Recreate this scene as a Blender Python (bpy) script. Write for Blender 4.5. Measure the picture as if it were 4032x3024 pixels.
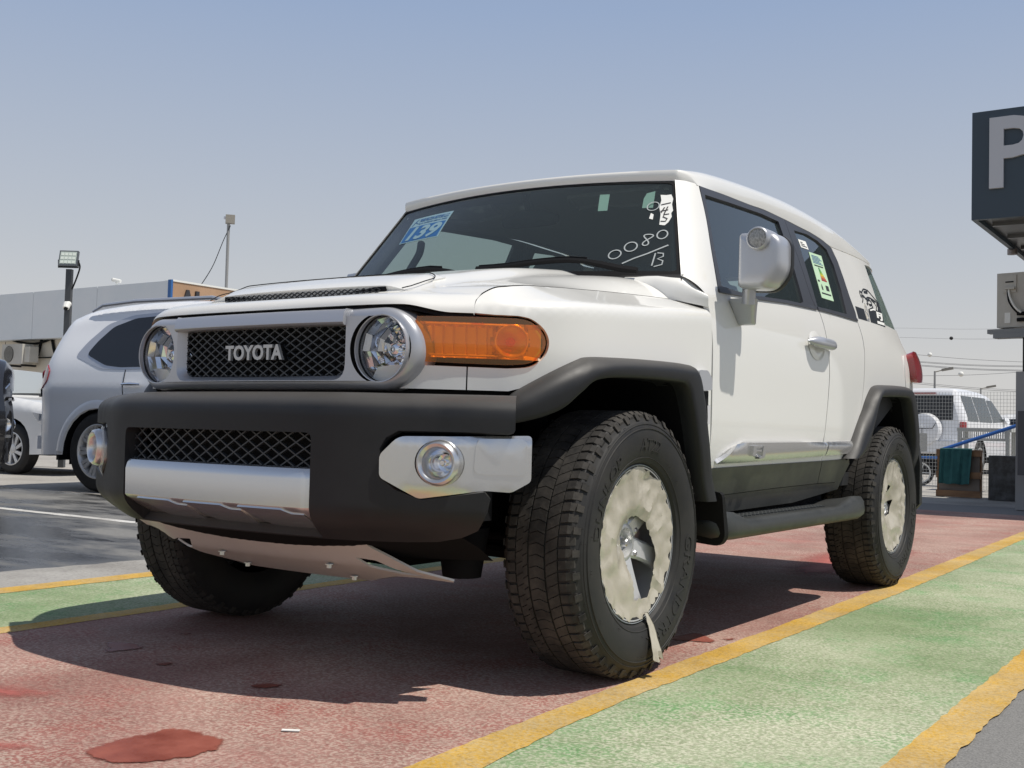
import bpy, bmesh, math, random
from mathutils import Vector, Matrix, noise
from mathutils.geometry import delaunay_2d_cdt
R=math.radians
for o in list(bpy.data.objects): bpy.data.objects.remove(o)
S=bpy.context.scene
COL=S.collection
# ------------------------------------------------------------ camera
CAM_LOC=Vector((2.448047,-2.942103,0.714379))
YAW,PITCH,ROLL=-0.5984234,0.0422540,0.0255492
fw=Vector((math.sin(YAW)*math.cos(PITCH),math.cos(YAW)*math.cos(PITCH),math.sin(PITCH)))
rt=Vector((math.cos(YAW),-math.sin(YAW),0)); up=rt.cross(fw)
r2=math.cos(ROLL)*rt+math.sin(ROLL)*up; u2=-math.sin(ROLL)*rt+math.cos(ROLL)*up
cd=bpy.data.cameras.new('camera'); cam=bpy.data.objects.new('camera',cd); COL.objects.link(cam)
m=Matrix((r2,u2,-fw)).transposed().to_4x4(); m.translation=CAM_LOC
cam.matrix_world=m
cd.sensor_width=36; cd.lens=39.078; cd.clip_start=.05; cd.clip_end=6000
S.camera=cam
S.render.resolution_x=1024; S.render.resolution_y=768
# ------------------------------------------------------------ sky and sun
SUN_EL=R(64.8); SUNV=Vector((.46,.10,1)).normalized()      # towards the sun
W=bpy.data.worlds.new('World'); S.world=W; W.use_nodes=True
wn=W.node_tree.nodes; wl=W.node_tree.links
sky=wn.new('ShaderNodeTexSky'); sky.sky_type='NISHITA'; sky.sun_disc=False
sky.sun_elevation=SUN_EL; sky.sun_rotation=math.atan2(SUNV.x,SUNV.y)
sky.altitude=0; sky.air_density=1.0; sky.dust_density=2.0; sky.ozone_density=1.0
bgn=wn['Background']; bgn.inputs['Strength'].default_value=.10
# desert haze: the sky pales evenly towards the horizon all round
geo_=wn.new('ShaderNodeTexCoord'); sep=wn.new('ShaderNodeSeparateXYZ'); wl.new(geo_.outputs['Generated'],sep.inputs[0])
ramp=wn.new('ShaderNodeValToRGB'); cr=ramp.color_ramp
HZ_=[(0.0,(.635,.62,.60),),(.06,(.605,.60,.595)),(.15,(.505,.535,.58)),(.36,(.31,.40,.572)),(.65,(.21,.265,.39)),(1.0,(.17,.19,.245))]
cr.elements[0].position=0; cr.elements[0].color=(*HZ_[0][1],1); cr.elements[1].position=1; cr.elements[1].color=(*HZ_[-1][1],1)
for p_,c_ in HZ_[1:-1]:
    e=cr.elements.new(p_); e.color=(*c_,1)
wl.new(sep.outputs[2],ramp.inputs[0])
gain=wn.new('ShaderNodeVectorMath'); gain.operation='SCALE'; gain.inputs['Scale'].default_value=1/.10; wl.new(ramp.outputs[0],gain.inputs[0])
hz=wn.new('ShaderNodeMix'); hz.data_type='RGBA'; hz.inputs[0].default_value=.93
wl.new(sky.outputs[0],hz.inputs[6]); wl.new(gain.outputs[0],hz.inputs[7]); wl.new(hz.outputs[2],bgn.inputs['Color'])
sd=bpy.data.lights.new('sun','SUN'); sd.energy=4.0; sd.angle=R(.5); sd.color=(1,.95,.87)
sun=bpy.data.objects.new('sun',sd); COL.objects.link(sun)
sun.rotation_euler=SUNV.to_track_quat('Z','Y').to_euler(); sun.location=(5,1,12)
S.view_settings.view_transform='Standard'; S.view_settings.look='None'
S.view_settings.exposure=0.05; S.view_settings.gamma=1
S.render.engine='CYCLES'
S.cycles.max_bounces=8; S.cycles.transparent_max_bounces=12
# ------------------------------------------------------------ curves and body surfaces
def lerp(a,b,t): return a+(b-a)*t
def sstep(a,b,x):
    t=max(0.0,min(1.0,(x-a)/(b-a))); return t*t*(3-2*t)
def interp(tab,x):
    if x<=tab[0][0]: return tab[0][1]
    for i in range(len(tab)-1):
        if x<=tab[i+1][0]:
            x0,y0=tab[i]; x1,y1=tab[i+1]
            h=x1-x0; t=(x-x0)/h
            m=(y1-y0)/h
            m0=m if i==0 else 0.5*(m+(y0-tab[i-1][1])/(x0-tab[i-1][0]))
            m1=m if i+2>=len(tab) else 0.5*(m+(tab[i+2][1]-y1)/(tab[i+2][0]-x1))
            if i>0 and m*(y0-tab[i-1][1])<=0: m0=0
            if i+2<len(tab) and m*(tab[i+2][1]-y1)<=0: m1=0
            t2=t*t;t3=t2*t
            return (2*t3-3*t2+1)*y0+(t3-2*t2+t)*h*m0+(-2*t3+3*t2)*y1+(t3-t2)*h*m1
    return tab[-1][1]
def catmull(P,n=12,closed=False):
    out=[];N=len(P)
    rng=N if closed else N-1
    for i in range(rng):
        g=(lambda k:P[k%N]) if closed else (lambda k:P[max(0,min(N-1,k))])
        p0,p1,p2,p3=g(i-1),g(i),g(i+1),g(i+2)
        for j in range(n):
            t=j/n
            out.append(tuple(0.5*((2*b)+(-a+c)*t+(2*a-5*b+4*c-d)*t*t+(-a+3*b-3*c+d)*t**3) for a,b,c,d in zip(p0,p1,p2,p3)))
    if not closed: out.append(tuple(P[-1]))
    return out
class Contour:
    def __init__(self,pts,ref_y=0.5):
        P=catmull(pts,16); s=[0]
        for a,b in zip(P,P[1:]): s.append(s[-1]+math.hypot(b[0]-a[0],b[1]-a[1]))
        k=next(i for i in range(len(P)) if P[i][1]>=ref_y)
        off=s[k]-P[k][1]
        self.s=[a-off for a in s]; self.P=P
        self.N=[]
        for i in range(len(P)):
            a=P[max(0,i-1)];b=P[min(len(P)-1,i+1)]
            tx,ty=b[0]-a[0],b[1]-a[1]; l=math.hypot(tx,ty)
            self.N.append((ty/l,-tx/l))
    def at(self,s):
        S=self.s
        if s<=S[0]: i=0
        elif s>=S[-1]: i=len(S)-2
        else:
            lo,hi=0,len(S)-1
            while hi-lo>1:
                m=(lo+hi)//2
                if S[m]<=s: lo=m
                else: hi=m
            i=lo
        t=(s-S[i])/(S[i+1]-S[i])
        P,N=self.P,self.N
        return (lerp(P[i][0],P[i+1][0],t),lerp(P[i][1],P[i+1][1],t),lerp(N[i][0],N[i+1][0],t),lerp(N[i][1],N[i+1][1],t))
CB=Contour([(0,-.665),(.15,-.664),(.30,-.660),(.44,-.652),(.535,-.632),(.61,-.583),(.69,-.514),(.765,-.445),(.818,-.378),(.853,-.307),(.874,-.22),(.884,-.10),(.890,.08),(.893,.3),(.893,.6),(.893,1.0),(.893,1.5),(.893,2.0),(.893,2.4),(.892,2.75),(.889,3.0),(.876,3.16),(.83,3.28),(.74,3.345),(.58,3.375),(.3,3.39),(0,3.395)])
CREASE=[(-1.3,1.062),(-.84,1.060),(-.70,1.047),(-.53,1.055),(-.29,1.072),(.126,1.10),(.36,1.12),(.6,1.14)]
PHI=[(-1.3,38),(-.65,40),(-.55,45),(-.50,37),(-.45,30.5),(-.38,24.5),(-.28,20),(-.1,19.5),(.1,20.5),(.3,21),(.5,21)]
def SF(s,v):
    x,y,nx,ny=CB.at(s)
    zc=interp(CREASE,s); w=v-zc; r=.022
    ph=math.radians(interp(PHI,s))
    low=.012*sstep(.95,.80,v)*sstep(.0,-.5,s)+.012*sstep(.7,.55,v)
    if w<-r: ins,z=0,v
    elif w>r: ins=math.cos(ph)*w; z=zc+math.sin(ph)*w
    else:
        q=(w+r)**2/(4*r); ins=math.cos(ph)*q; z=zc+w-(1-math.sin(ph))*q
    ins+=low
    return (x-nx*ins,y-ny*ins,z)
DINS=[(.40,.075),(.50,.05),(.56,.032),(.62,.012),(.70,.001),(.85,-.002),(1.0,-.001),(1.10,.005),(1.18,.018),(1.22,.029),(1.27,.047),(1.45,.118),(1.62,.186),(1.70,.217)]
def SD(s,v):
    x,y,nx,ny=CB.at(s)
    ins=interp(DINS,v)-.012*sstep(2.5,3.1,s)*sstep(1.18,1.6,v)+.02*sstep(2.6,3.2,s)*sstep(1.10,1.25,v)
    ky=.6*ins/2.05*sstep(2.55,3.25,y)
    return (x*(1-ins/.893),1.3+(y-1.3)*(1-ky),v)
def Wd(a,b):
    c=1-a*a
    B=(a*.79,.36+.14*a*a,1.262+.012*c); T_=(a*.641,.655+.089*a*a,1.649+.016*c)
    k=.02*math.sin(math.pi*min(1,max(0,b)))*c
    return (lerp(B[0],T_[0],b),lerp(B[1],T_[1],b)-k,lerp(B[2],T_[2],b)+.3*k)
# ------------------------------------------------------------ materials
def mat(name,col,rough=.5,metal=0,coat=0,spec=.5,trans=0,emit=None,coat_rough=.03):
    m=bpy.data.materials.new(name); m.use_nodes=True
    b=m.node_tree.nodes['Principled BSDF']
    b.inputs['Base Color'].default_value=(*col,1); b.inputs['Roughness'].default_value=rough
    b.inputs['Metallic'].default_value=metal; b.inputs['Coat Weight'].default_value=coat
    b.inputs['Coat Roughness'].default_value=coat_rough
    b.inputs['Specular IOR Level'].default_value=spec; b.inputs['Transmission Weight'].default_value=trans
    if emit: b.inputs['Emission Color'].default_value=(*emit[0],1); b.inputs['Emission Strength'].default_value=emit[1]
    return m
def nodes(m): return m.node_tree.nodes,m.node_tree.links,m.node_tree.nodes['Principled BSDF']
def noisy(m,c1,c2,scale=8,detail=6,lo=.35,hi=.65,bump=0,bscale=200,rough=None,stretch=(1,1,1)):
    n,l,b=nodes(m)
    tc=n.new('ShaderNodeTexCoord'); mp=n.new('ShaderNodeMapping'); mp.inputs['Scale'].default_value=stretch
    l.new(tc.outputs['Object'],mp.inputs[0])
    t=n.new('ShaderNodeTexNoise'); t.inputs['Scale'].default_value=scale; t.inputs['Detail'].default_value=detail; t.inputs['Roughness'].default_value=.65
    l.new(mp.outputs[0],t.inputs['Vector'])
    r=n.new('ShaderNodeValToRGB'); r.color_ramp.elements[0].position=lo; r.color_ramp.elements[1].position=hi
    r.color_ramp.elements[0].color=(*c1,1); r.color_ramp.elements[1].color=(*c2,1)
    l.new(t.outputs[0],r.inputs[0]); l.new(r.outputs[0],b.inputs['Base Color'])
    if rough:
        mr=n.new('ShaderNodeMapRange'); mr.inputs['To Min'].default_value=rough[0]; mr.inputs['To Max'].default_value=rough[1]
        mr.inputs['From Min'].default_value=lo; mr.inputs['From Max'].default_value=hi
        l.new(t.outputs[0],mr.inputs[0]); l.new(mr.outputs[0],b.inputs['Roughness'])
    if bump:
        t2=n.new('ShaderNodeTexNoise'); t2.inputs['Scale'].default_value=bscale; t2.inputs['Detail'].default_value=4
        l.new(tc.outputs['Object'],t2.inputs['Vector'])
        bp=n.new('ShaderNodeBump'); bp.inputs['Strength'].default_value=bump; bp.inputs['Distance'].default_value=.003
        l.new(t2.outputs[0],bp.inputs['Height']); l.new(bp.outputs[0],b.inputs['Normal'])
    return m
def glassmat(name,tint,refl=.5,rough=0,ior=1.5,alpha=0.0,body=(0,0,0)):
    # thin pane: tinted see-through plus a clear reflection that grows at grazing angles
    m=bpy.data.materials.new(name); m.use_nodes=True; n=m.node_tree.nodes; l=m.node_tree.links
    n.remove(n['Principled BSDF'])
    tr=n.new('ShaderNodeBsdfTransparent'); tr.inputs[0].default_value=(*tint,1)
    gl=n.new('ShaderNodeBsdfGlossy'); gl.inputs['Roughness'].default_value=rough; gl.inputs['Color'].default_value=(1,1,1,1)
    ge=n.new('ShaderNodeNewGeometry'); dt=n.new('ShaderNodeVectorMath'); dt.operation='DOT_PRODUCT'
    l.new(ge.outputs['Normal'],dt.inputs[0]); l.new(ge.outputs['Incoming'],dt.inputs[1])
    f0=((ior-1)/(ior+1))**2*1.7
    def mth(op,a,b=None):
        k=n.new('ShaderNodeMath'); k.operation=op
        for i,v in enumerate((a,b)):
            if v is None: continue
            if isinstance(v,(int,float)): k.inputs[i].default_value=v
            else: l.new(v,k.inputs[i])
        return k.outputs[0]
    x=mth('SUBTRACT',1.0,mth('ABSOLUTE',dt.outputs['Value']))
    fr=mth('ADD',mth('MULTIPLY',mth('POWER',x,5.0),1-f0),f0)
    mx=n.new('ShaderNodeMixShader'); l.new(fr,mx.inputs[0]); l.new(gl.outputs[0],mx.inputs[2])
    src=tr
    if alpha:
        df=n.new('ShaderNodeBsdfDiffuse'); df.inputs[0].default_value=(*body,1)
        m2=n.new('ShaderNodeMixShader'); m2.inputs[0].default_value=alpha
        l.new(tr.outputs[0],m2.inputs[1]); l.new(df.outputs[0],m2.inputs[2]); src=m2
    l.new(src.outputs[0],mx.inputs[1]); l.new(mx.outputs[0],n['Material Output'].inputs[0])
    return m
M={}
M['white']=mat('white_paint',(.79,.78,.74),.45,coat=.85,coat_rough=.035)
M['white_suv']=mat('pearl_white_paint',(.82,.83,.85),.35,coat=.8)
M['white_sedan']=mat('plain_white_paint',(.8,.8,.79),.35,coat=.8)
M['black_paint']=mat('black_car_paint',(.012,.012,.014),.25,coat=1)
M['silver']=mat('silver_paint',(.50,.51,.54),.34,metal=.55,coat=.25,coat_rough=.12)
M['silver2']=mat('bright_silver_paint',(.66,.66,.66),.27,metal=.9,coat=.2,coat_rough=.1)
M['chrome']=mat('chrome',(.88,.88,.9),.05,metal=1)
M['reflector']=mat('lamp_reflector',(.86,.87,.9),.07,metal=1)
M['alloy']=mat('machined_alloy',(.66,.66,.66),.32,metal=.55)
M['steel']=mat('zinc_bolt',(.6,.6,.62),.3,metal=1)
M['plastic']=noisy(mat('black_grained_plastic',(.02,.02,.022),.5,spec=.38),(.0125,.0132,.0150),(.020,.0207,.0225),6,5,.35,.7,bump=.05,bscale=500,rough=(.46,.60))
m=M['plastic']; n,l,b=nodes(m)      # upward faces painted paler, standing in for sheen on dusty top edges
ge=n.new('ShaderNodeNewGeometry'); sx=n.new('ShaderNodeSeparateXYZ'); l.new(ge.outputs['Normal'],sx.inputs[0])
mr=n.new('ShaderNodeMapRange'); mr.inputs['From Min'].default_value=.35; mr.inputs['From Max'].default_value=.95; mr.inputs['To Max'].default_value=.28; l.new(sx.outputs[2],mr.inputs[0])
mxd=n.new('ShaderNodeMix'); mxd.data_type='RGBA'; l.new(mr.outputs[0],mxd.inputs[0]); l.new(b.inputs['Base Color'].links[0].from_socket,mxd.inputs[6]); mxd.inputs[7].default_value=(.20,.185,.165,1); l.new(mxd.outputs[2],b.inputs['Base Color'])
M['sill']=noisy(mat('dark_grey_sill_plastic',(.03,.032,.03),.5),(.030,.032,.031),(.042,.044,.042),5,5,.3,.7,rough=(.35,.55))
M['padgrey']=mat('grey_step_tread',(.07,.075,.075),.5)
M['trim']=mat('dark_window_frame',(.045,.046,.052),.4,spec=.5)
M['gap']=mat('dark_gap_rubber',(.008,.008,.009),.7,spec=.2)
M['liner']=mat('wheel_arch_liner',(.006,.006,.007),.85,spec=.15)
M['gap2']=mat('black_scoop_mesh',(.018,.019,.021),.5)
M['mesh']=mat('grille_mesh_plastic',(.045,.05,.056),.42)
M['letter']=mat('satin_silver_letter',(.58,.58,.57),.38,metal=.5)
M['glass']=glassmat('tinted_window_glass',(.63,.71,.67),ior=1.45,alpha=.085,body=(.24,.31,.32))
M['glass_side']=glassmat('side_window_glass',(.64,.72,.67),ior=1.5,alpha=.09,body=(.26,.34,.34))
M['glass_dark']=glassmat('dark_tinted_glass',(.06,.065,.07),ior=1.5)
M['lens']=glassmat('clear_lamp_lens',(.93,.94,.95),ior=1.4)
M['amber_lens']=glassmat('amber_lamp_lens',(1.0,.50,.02),ior=1.5,alpha=.11,body=(1.0,.40,.005))
M['amber_in']=mat('amber_reflector',(.95,.78,.60),.25,metal=.5)
M['greylens']=noisy(mat('grey_prism_lens',(.3,.3,.29),.25,coat=.5),(.22,.22,.215),(.38,.38,.37),130,2,.4,.6)
M['red_lens']=mat('red_lamp_lens',(.28,.006,.012),.12,coat=1)
M['cabin']=mat('dark_cabin_plastic',(.018,.019,.021),.7)
M['cabin_grey']=mat('grey_seat_cloth',(.05,.052,.055),.85)
M['headliner']=mat('headliner_cloth',(.10,.10,.10),.9)
M['paper']=mat('white_paper',(.8,.8,.76),.7)
M['mint']=mat('pale_mint_label',(.45,.62,.56),.6)
M['blue_st']=mat('blue_sticker',(.022,.11,.29),.45)
M['pale_st']=mat('pale_blue_sticker',(.23,.36,.41),.45)
M['ink']=mat('black_ink',(.02,.02,.022),.6)
M['inkblue']=mat('blue_ink',(.05,.13,.28),.6)
M['chalk']=mat('white_marker_ink',(.40,.43,.43),.7)
M['lgreen']=mat('green_label_paper',(.48,.66,.45),.6)
M['decal']=mat('black_vinyl_decal',(.022,.024,.027),.4)
M['decalw']=mat('white_vinyl_decal',(.8,.8,.76),.5)
M['decalg']=noisy(mat('grey_patterned_vinyl',(.3,.3,.3),.5),(.12,.14,.18),(.62,.58,.48),60,3,.4,.6)
# rubber with dust
m=M['tyre']=noisy(mat('tyre_rubber',(.02,.02,.02),.65,spec=.35),(.017,.017,.018),(.036,.034,.031),9,8,.35,.7,rough=(.55,.75))
m=M['tread']=noisy(mat('dusty_tread_rubber',(.02,.02,.02),.8,spec=.25),(.026,.025,.024),(.075,.068,.06),14,9,.36,.68,bump=.25,bscale=160)
# protective film on the wheels: crinkled, yellowish, thin
m=M['film']=noisy(mat('yellowed_protective_film',(.55,.50,.40),.28,coat=.4,coat_rough=.15),(.45,.41,.335),(.49,.45,.37),5,4,.3,.7,bump=.35,bscale=55)
M['film_edge']=mat('grey_film_rim',(.34,.36,.38),.4,metal=.3)
M['skid']=noisy(mat('silver_skid_plate',(.45,.44,.42),.42,metal=.15),(.60,.58,.55),(.70,.67,.63),3,4,.3,.7)
# ------------------------------------------------------------ mesh helpers
def link(name,me,m,parent=None,loc=None,smooth=True,ang=35):
    o=bpy.data.objects.new(name,me); COL.objects.link(o)
    if m is not None: me.materials.append(m)
    if smooth:
        me.shade_smooth()
        if ang: me.set_sharp_from_angle(angle=R(ang))
    if parent is not None: o.parent=parent
    if loc: o.location=loc
    return o
def mesh(name,V,F,m,parent=None,smooth=True,ang=35,side=1,loc=None):
    if side<0:
        V=[(-v[0],v[1],v[2]) for v in V]; F=[tuple(reversed(f)) for f in F]
    me=bpy.data.meshes.new(name); me.from_pydata([tuple(v) for v in V],[],[tuple(f) for f in F]); me.update()
    return link(name,me,m,parent,loc,smooth,ang)
class MB:
    def __init__(s): s.V=[];s.F=[]
    def add(s,V,F):
        k=len(s.V); s.V+= [tuple(v) for v in V]; s.F+=[tuple(i+k for i in f) for f in F]; return s
    def box(s,a,b):
        x0,y0,z0=[min(p,q) for p,q in zip(a,b)]; x1,y1,z1=[max(p,q) for p,q in zip(a,b)]
        return s.add([(x0,y0,z0),(x1,y0,z0),(x1,y1,z0),(x0,y1,z0),(x0,y0,z1),(x1,y0,z1),(x1,y1,z1),(x0,y1,z1)],
          [(0,3,2,1),(4,5,6,7),(0,1,5,4),(1,2,6,5),(2,3,7,6),(3,0,4,7)])
    def obox(s,c,ax,ay,az):   # centre and three half-axis vectors
        c,ax,ay,az=map(Vector,(c,ax,ay,az)); V=[]
        for k in (-1,1):
            for i,j in ((-1,-1),(1,-1),(1,1),(-1,1)): V.append(c+i*ax+j*ay+k*az)
        F=[(0,3,2,1),(4,5,6,7),(0,1,5,4),(1,2,6,5),(2,3,7,6),(3,0,4,7)]
        if ax.cross(ay).dot(az)<0: F=[tuple(reversed(f)) for f in F]
        return s.add(V,F)
    def tube(s,P,r,n=8,caps=True,closed=False):
        P=[Vector(p) for p in P]; N=len(P); rings=[]
        prev=None
        for i,p in enumerate(P):
            t=(P[(i+1)%N]-P[i-1]) if closed else (P[min(N-1,i+1)]-P[max(0,i-1)])
            t.normalize()
            if prev is None:
                a=Vector((0,0,1)) if abs(t.z)<.9 else Vector((1,0,0))
                u=t.cross(a).normalized()
            else:
                u=(prev-t*prev.dot(t)).normalized()
            prev=u; w=t.cross(u)
            rr=r[i] if isinstance(r,(list,tuple)) else r
            rings.append([p+rr*(math.cos(2*math.pi*k/n)*u+math.sin(2*math.pi*k/n)*w) for k in range(n)])
        V=[v for g in rings for v in g]; F=[]
        for i in range(N if closed else N-1):
            j=(i+1)%N
            for k in range(n): F.append((i*n+k,i*n+(k+1)%n,j*n+(k+1)%n,j*n+k))
        if caps and not closed:
            F.append(tuple(reversed(range(n)))); F.append(tuple(range((N-1)*n,N*n)))
        return s.add(V,F)
    def prism(s,poly,f0,f1):   # poly of 2D points, f0/f1 map (u,v) to 3D at the two ends
        n=len(poly); V=[f0(*q) for q in poly]+[f1(*q) for q in poly]
        F=[tuple(range(n)),tuple(reversed(range(n,2*n)))]
        for i in range(n): F.append((i,i+n,(i+1)%n+n,(i+1)%n))
        return s.add(V,F)
    def make(s,name,m,parent=None,smooth=False,ang=35,side=1,loc=None,fix=True):
        o=mesh(name,s.V,s.F,m,parent,smooth,ang,side,loc)
        if fix:
            bm=bmesh.new(); bm.from_mesh(o.data); bmesh.ops.recalc_face_normals(bm,faces=bm.faces); bm.to_mesh(o.data); bm.free()
            if smooth: o.data.shade_smooth(); o.data.set_sharp_from_angle(angle=R(ang))
        return o
def grid(name,rows,m,parent=None,side=1,closed=False,ang=35,flip=False,thick=0):
    nr=len(rows);nc=len(rows[0]); V=[v for r in rows for v in r]; F=[]
    for i in range(nr-1):
        for j in range(nc if closed else nc-1):
            a=i*nc+j;b=i*nc+(j+1)%nc;c=(i+1)*nc+(j+1)%nc;d=(i+1)*nc+j
            F.append((a,d,c,b) if flip else (a,b,c,d))
    if thick: V,F=thicken(V,F,thick)
    return mesh(name,V,F,m,parent,True,ang,side)
def thicken(V,F,t):
    V=[Vector(v) for v in V]; N=[Vector() for _ in V]; cnt={}
    for f in F:
        a,b,c=V[f[0]],V[f[1]],V[f[2]]; n=(b-a).cross(c-a)
        for i in f: N[i]+=n
        for i in range(len(f)):
            e=(f[i],f[(i+1)%len(f)]); cnt[e]=1
    be=[e for e in cnt if (e[1],e[0]) not in cnt]
    mp={}
    V2=list(V)
    for e in be:
        for i in e:
            if i not in mp:
                mp[i]=len(V2); n=N[i]; n=n.normalized() if n.length>0 else Vector((0,0,1)); V2.append(V[i]-n*t)
    F2=list(F)+[(e[1],e[0],mp[e[0]],mp[e[1]]) for e in be]
    return V2,F2
def resample(poly,sp,closed=True):
    out=[];n=len(poly)
    for i in range(n if closed else n-1):
        a=poly[i];b=poly[(i+1)%n]; d=math.hypot(b[0]-a[0],b[1]-a[1]); k=max(1,int(math.ceil(d/sp)))
        for j in range(k): out.append((lerp(a[0],b[0],j/k),lerp(a[1],b[1],j/k)))
    if not closed: out.append(tuple(poly[-1]))
    return out
def roundp(poly,r,n=5):
    # round every corner of a closed polygon
    out=[];N=len(poly)
    for i in range(N):
        p=Vector(poly[i]);a=Vector(poly[i-1]);b=Vector(poly[(i+1)%N])
        rr=r[i] if isinstance(r,(list,tuple)) else r
        da=(a-p);db=(b-p); k=min(rr,da.length*.48,db.length*.48)
        if k<1e-6: out.append(tuple(p)); continue
        A=p+da.normalized()*k;B=p+db.normalized()*k
        for j in range(n+1):
            t=j/n; q=(1-t)**2*A+2*t*(1-t)*p+t*t*B; out.append(tuple(q))
    return out
def inside(x,y,poly):
    c=False;n=len(poly);j=n-1
    for i in range(n):
        xi,yi=poly[i];xj,yj=poly[j]
        if (yi>y)!=(yj>y) and x<(xj-xi)*(y-yi)/(yj-yi)+xi: c=not c
        j=i
    return c
def tess(outline,holes,sp,lines=()):
    loops=[resample(outline,sp)]+[resample(h,sp) for h in holes]
    P=[];E=[]
    for L in loops:
        k=len(P); n=len(L); P+=L; E+=[(k+i,k+(i+1)%n) for i in range(n)]
    for L in lines:
        L=resample(L,sp,False); k=len(P); P+=L; E+=[(k+i,k+i+1) for i in range(len(L)-1)]
    nb=len(P)
    xs=[p[0] for p in loops[0]];ys=[p[1] for p in loops[0]]
    x=min(xs)+sp*.5; row=0
    B=P[:nb]; cell={}
    for q in B: cell.setdefault((int(q[0]//sp),int(q[1]//sp)),[]).append(q)
    while x<max(xs):
        y=min(ys)+sp*(.5 if row%2 else .0)
        while y<max(ys):
            if inside(x,y,loops[0]) and not any(inside(x,y,h) for h in loops[1:]):
                ci,cj=int(x//sp),int(y//sp); ok=True
                for di in (-1,0,1):
                    for dj in (-1,0,1):
                        for q in cell.get((ci+di,cj+dj),()):
                            if (q[0]-x)**2+(q[1]-y)**2<(.55*sp)**2: ok=False
                if ok: P.append((x,y))
            y+=sp
        x+=sp*.87; row+=1
    v,e,f,_,_,_=delaunay_2d_cdt([Vector(p) for p in P],E,[],0,1e-6)
    T=[]
    for t in f:
        cx=sum(v[i].x for i in t)/len(t);cy=sum(v[i].y for i in t)/len(t)
        if inside(cx,cy,loops[0]) and not any(inside(cx,cy,h) for h in loops[1:]): T.append(tuple(t))
    return [(p.x,p.y) for p in v],T
CC=Vector((0,1.35,.75))
def panel(name,f,outline,m,parent=None,holes=(),sp=.03,thick=.012,side=1,lines=(),off=0,outward=None,ang=40):
    uv,T=tess(outline,holes,sp,lines)
    V=[Vector(f(*q)) for q in uv]
    n=Vector()
    t=0
    for a,b,c in T: n+=(V[b]-V[a]).cross(V[c]-V[a])
    ctr=sum(V,Vector())/len(V)
    ow=Vector(outward) if outward else ctr-CC
    if n.dot(ow)<0: T=[tuple(reversed(t)) for t in T]
    if off:
        N=[Vector() for _ in V]
        for t in T:
            k=(V[t[1]]-V[t[0]]).cross(V[t[2]]-V[t[0]])
            for i in t: N[i]+=k
        V=[v+k.normalized()*off for v,k in zip(V,N)]
    if thick: V,T=thicken(V,T,thick)
    return mesh(name,V,T,m,parent,True,ang,side)
def loft_band(name,A,B,m,parent=None,side=1,n=2,thick=0,flip=False,bulge=0,bn=None):
    rows=[]
    for k in range(n+1):
        t=k/n; rows.append([Vector(a).lerp(Vector(b),t)+(Vector(bn)*bulge*math.sin(math.pi*t) if bulge else Vector()) for a,b in zip(A,B)])
    return grid(name,rows,m,parent,side,flip=flip,thick=thick)
def lathe(profile,axis_pt,axis='x',n=48,a0=0,a1=2*math.pi):
    # profile of (offset along axis, radius); returns V,F
    V=[];F=[]; full=abs(a1-a0-2*math.pi)<1e-6; cnt=n if full else n+1
    for k in range(cnt):
        a=a0+(a1-a0)*k/n; c,s=math.cos(a),math.sin(a)
        for (h,r) in profile:
            if axis=='x': V.append((axis_pt[0]+h,axis_pt[1]+r*s,axis_pt[2]+r*c))
            elif axis=='y': V.append((axis_pt[0]+r*s,axis_pt[1]+h,axis_pt[2]+r*c))
            else: V.append((axis_pt[0]+r*c,axis_pt[1]+r*s,axis_pt[2]+h))
    p=len(profile)
    for k in range(n):
        j=(k+1)%cnt
        for i in range(p-1): F.append((k*p+i,k*p+i+1,j*p+i+1,j*p+i))
    return V,F
def empty(name,loc=(0,0,0),rz=0):
    o=bpy.data.objects.new(name,None); COL.objects.link(o); o.location=loc; o.rotation_euler=(0,0,rz); o.empty_display_size=.2
    return o
def tag(o,label=None,cat=None,group=None,kind=None):
    if label: o['label']=label
    if cat: o['category']=cat
    if group: o['group']=group
    if kind: o['kind']=kind
    return o
_fc={}
def text2d(s,bold=.0,shear=0,res=3,extr=0):
    # flat glyph triangles (and outline) of a string, height about 1, origin at the left of the baseline
    key=(s,bold,shear)
    if key in _fc: return _fc[key]
    c=bpy.data.curves.new('txt','FONT'); c.body=s; c.size=1.0; c.offset=bold; c.shear=shear; c.resolution_u=res; c.fill_mode='BOTH'
    c.extrude=.5
    o=bpy.data.objects.new('txt',c); COL.objects.link(o)
    dg=bpy.context.evaluated_depsgraph_get(); dg.update()
    me=o.evaluated_get(dg).to_mesh()
    V=[tuple(v.co) for v in me.vertices]; F=[tuple(p.vertices) for p in me.polygons]
    o.evaluated_get(dg).to_mesh_clear(); bpy.data.objects.remove(o); bpy.data.curves.remove(c)
    x0=min(v[0] for v in V);x1=max(v[0] for v in V);y0=min(v[1] for v in V);y1=max(v[1] for v in V)
    V=[((v[0]-x0)/(x1-x0),(v[1]-y0)/(y1-y0),v[2]+.5) for v in V]
    _fc[key]=(V,F,(x1-x0)/(y1-y0)); return _fc[key]
def text(name,s,fn,m,parent=None,bold=0,shear=0,side=1,flip=False):
    # fn(u,v,w): u,v in 0..1 across the word, w 0 (back) .. 1 (front)
    V,F,_=text2d(s,bold,shear)
    V=[fn(*v) for v in V]
    if flip: F=[tuple(reversed(f)) for f in F]
    return mesh(name,V,F,m,parent,False,0,side)
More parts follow.
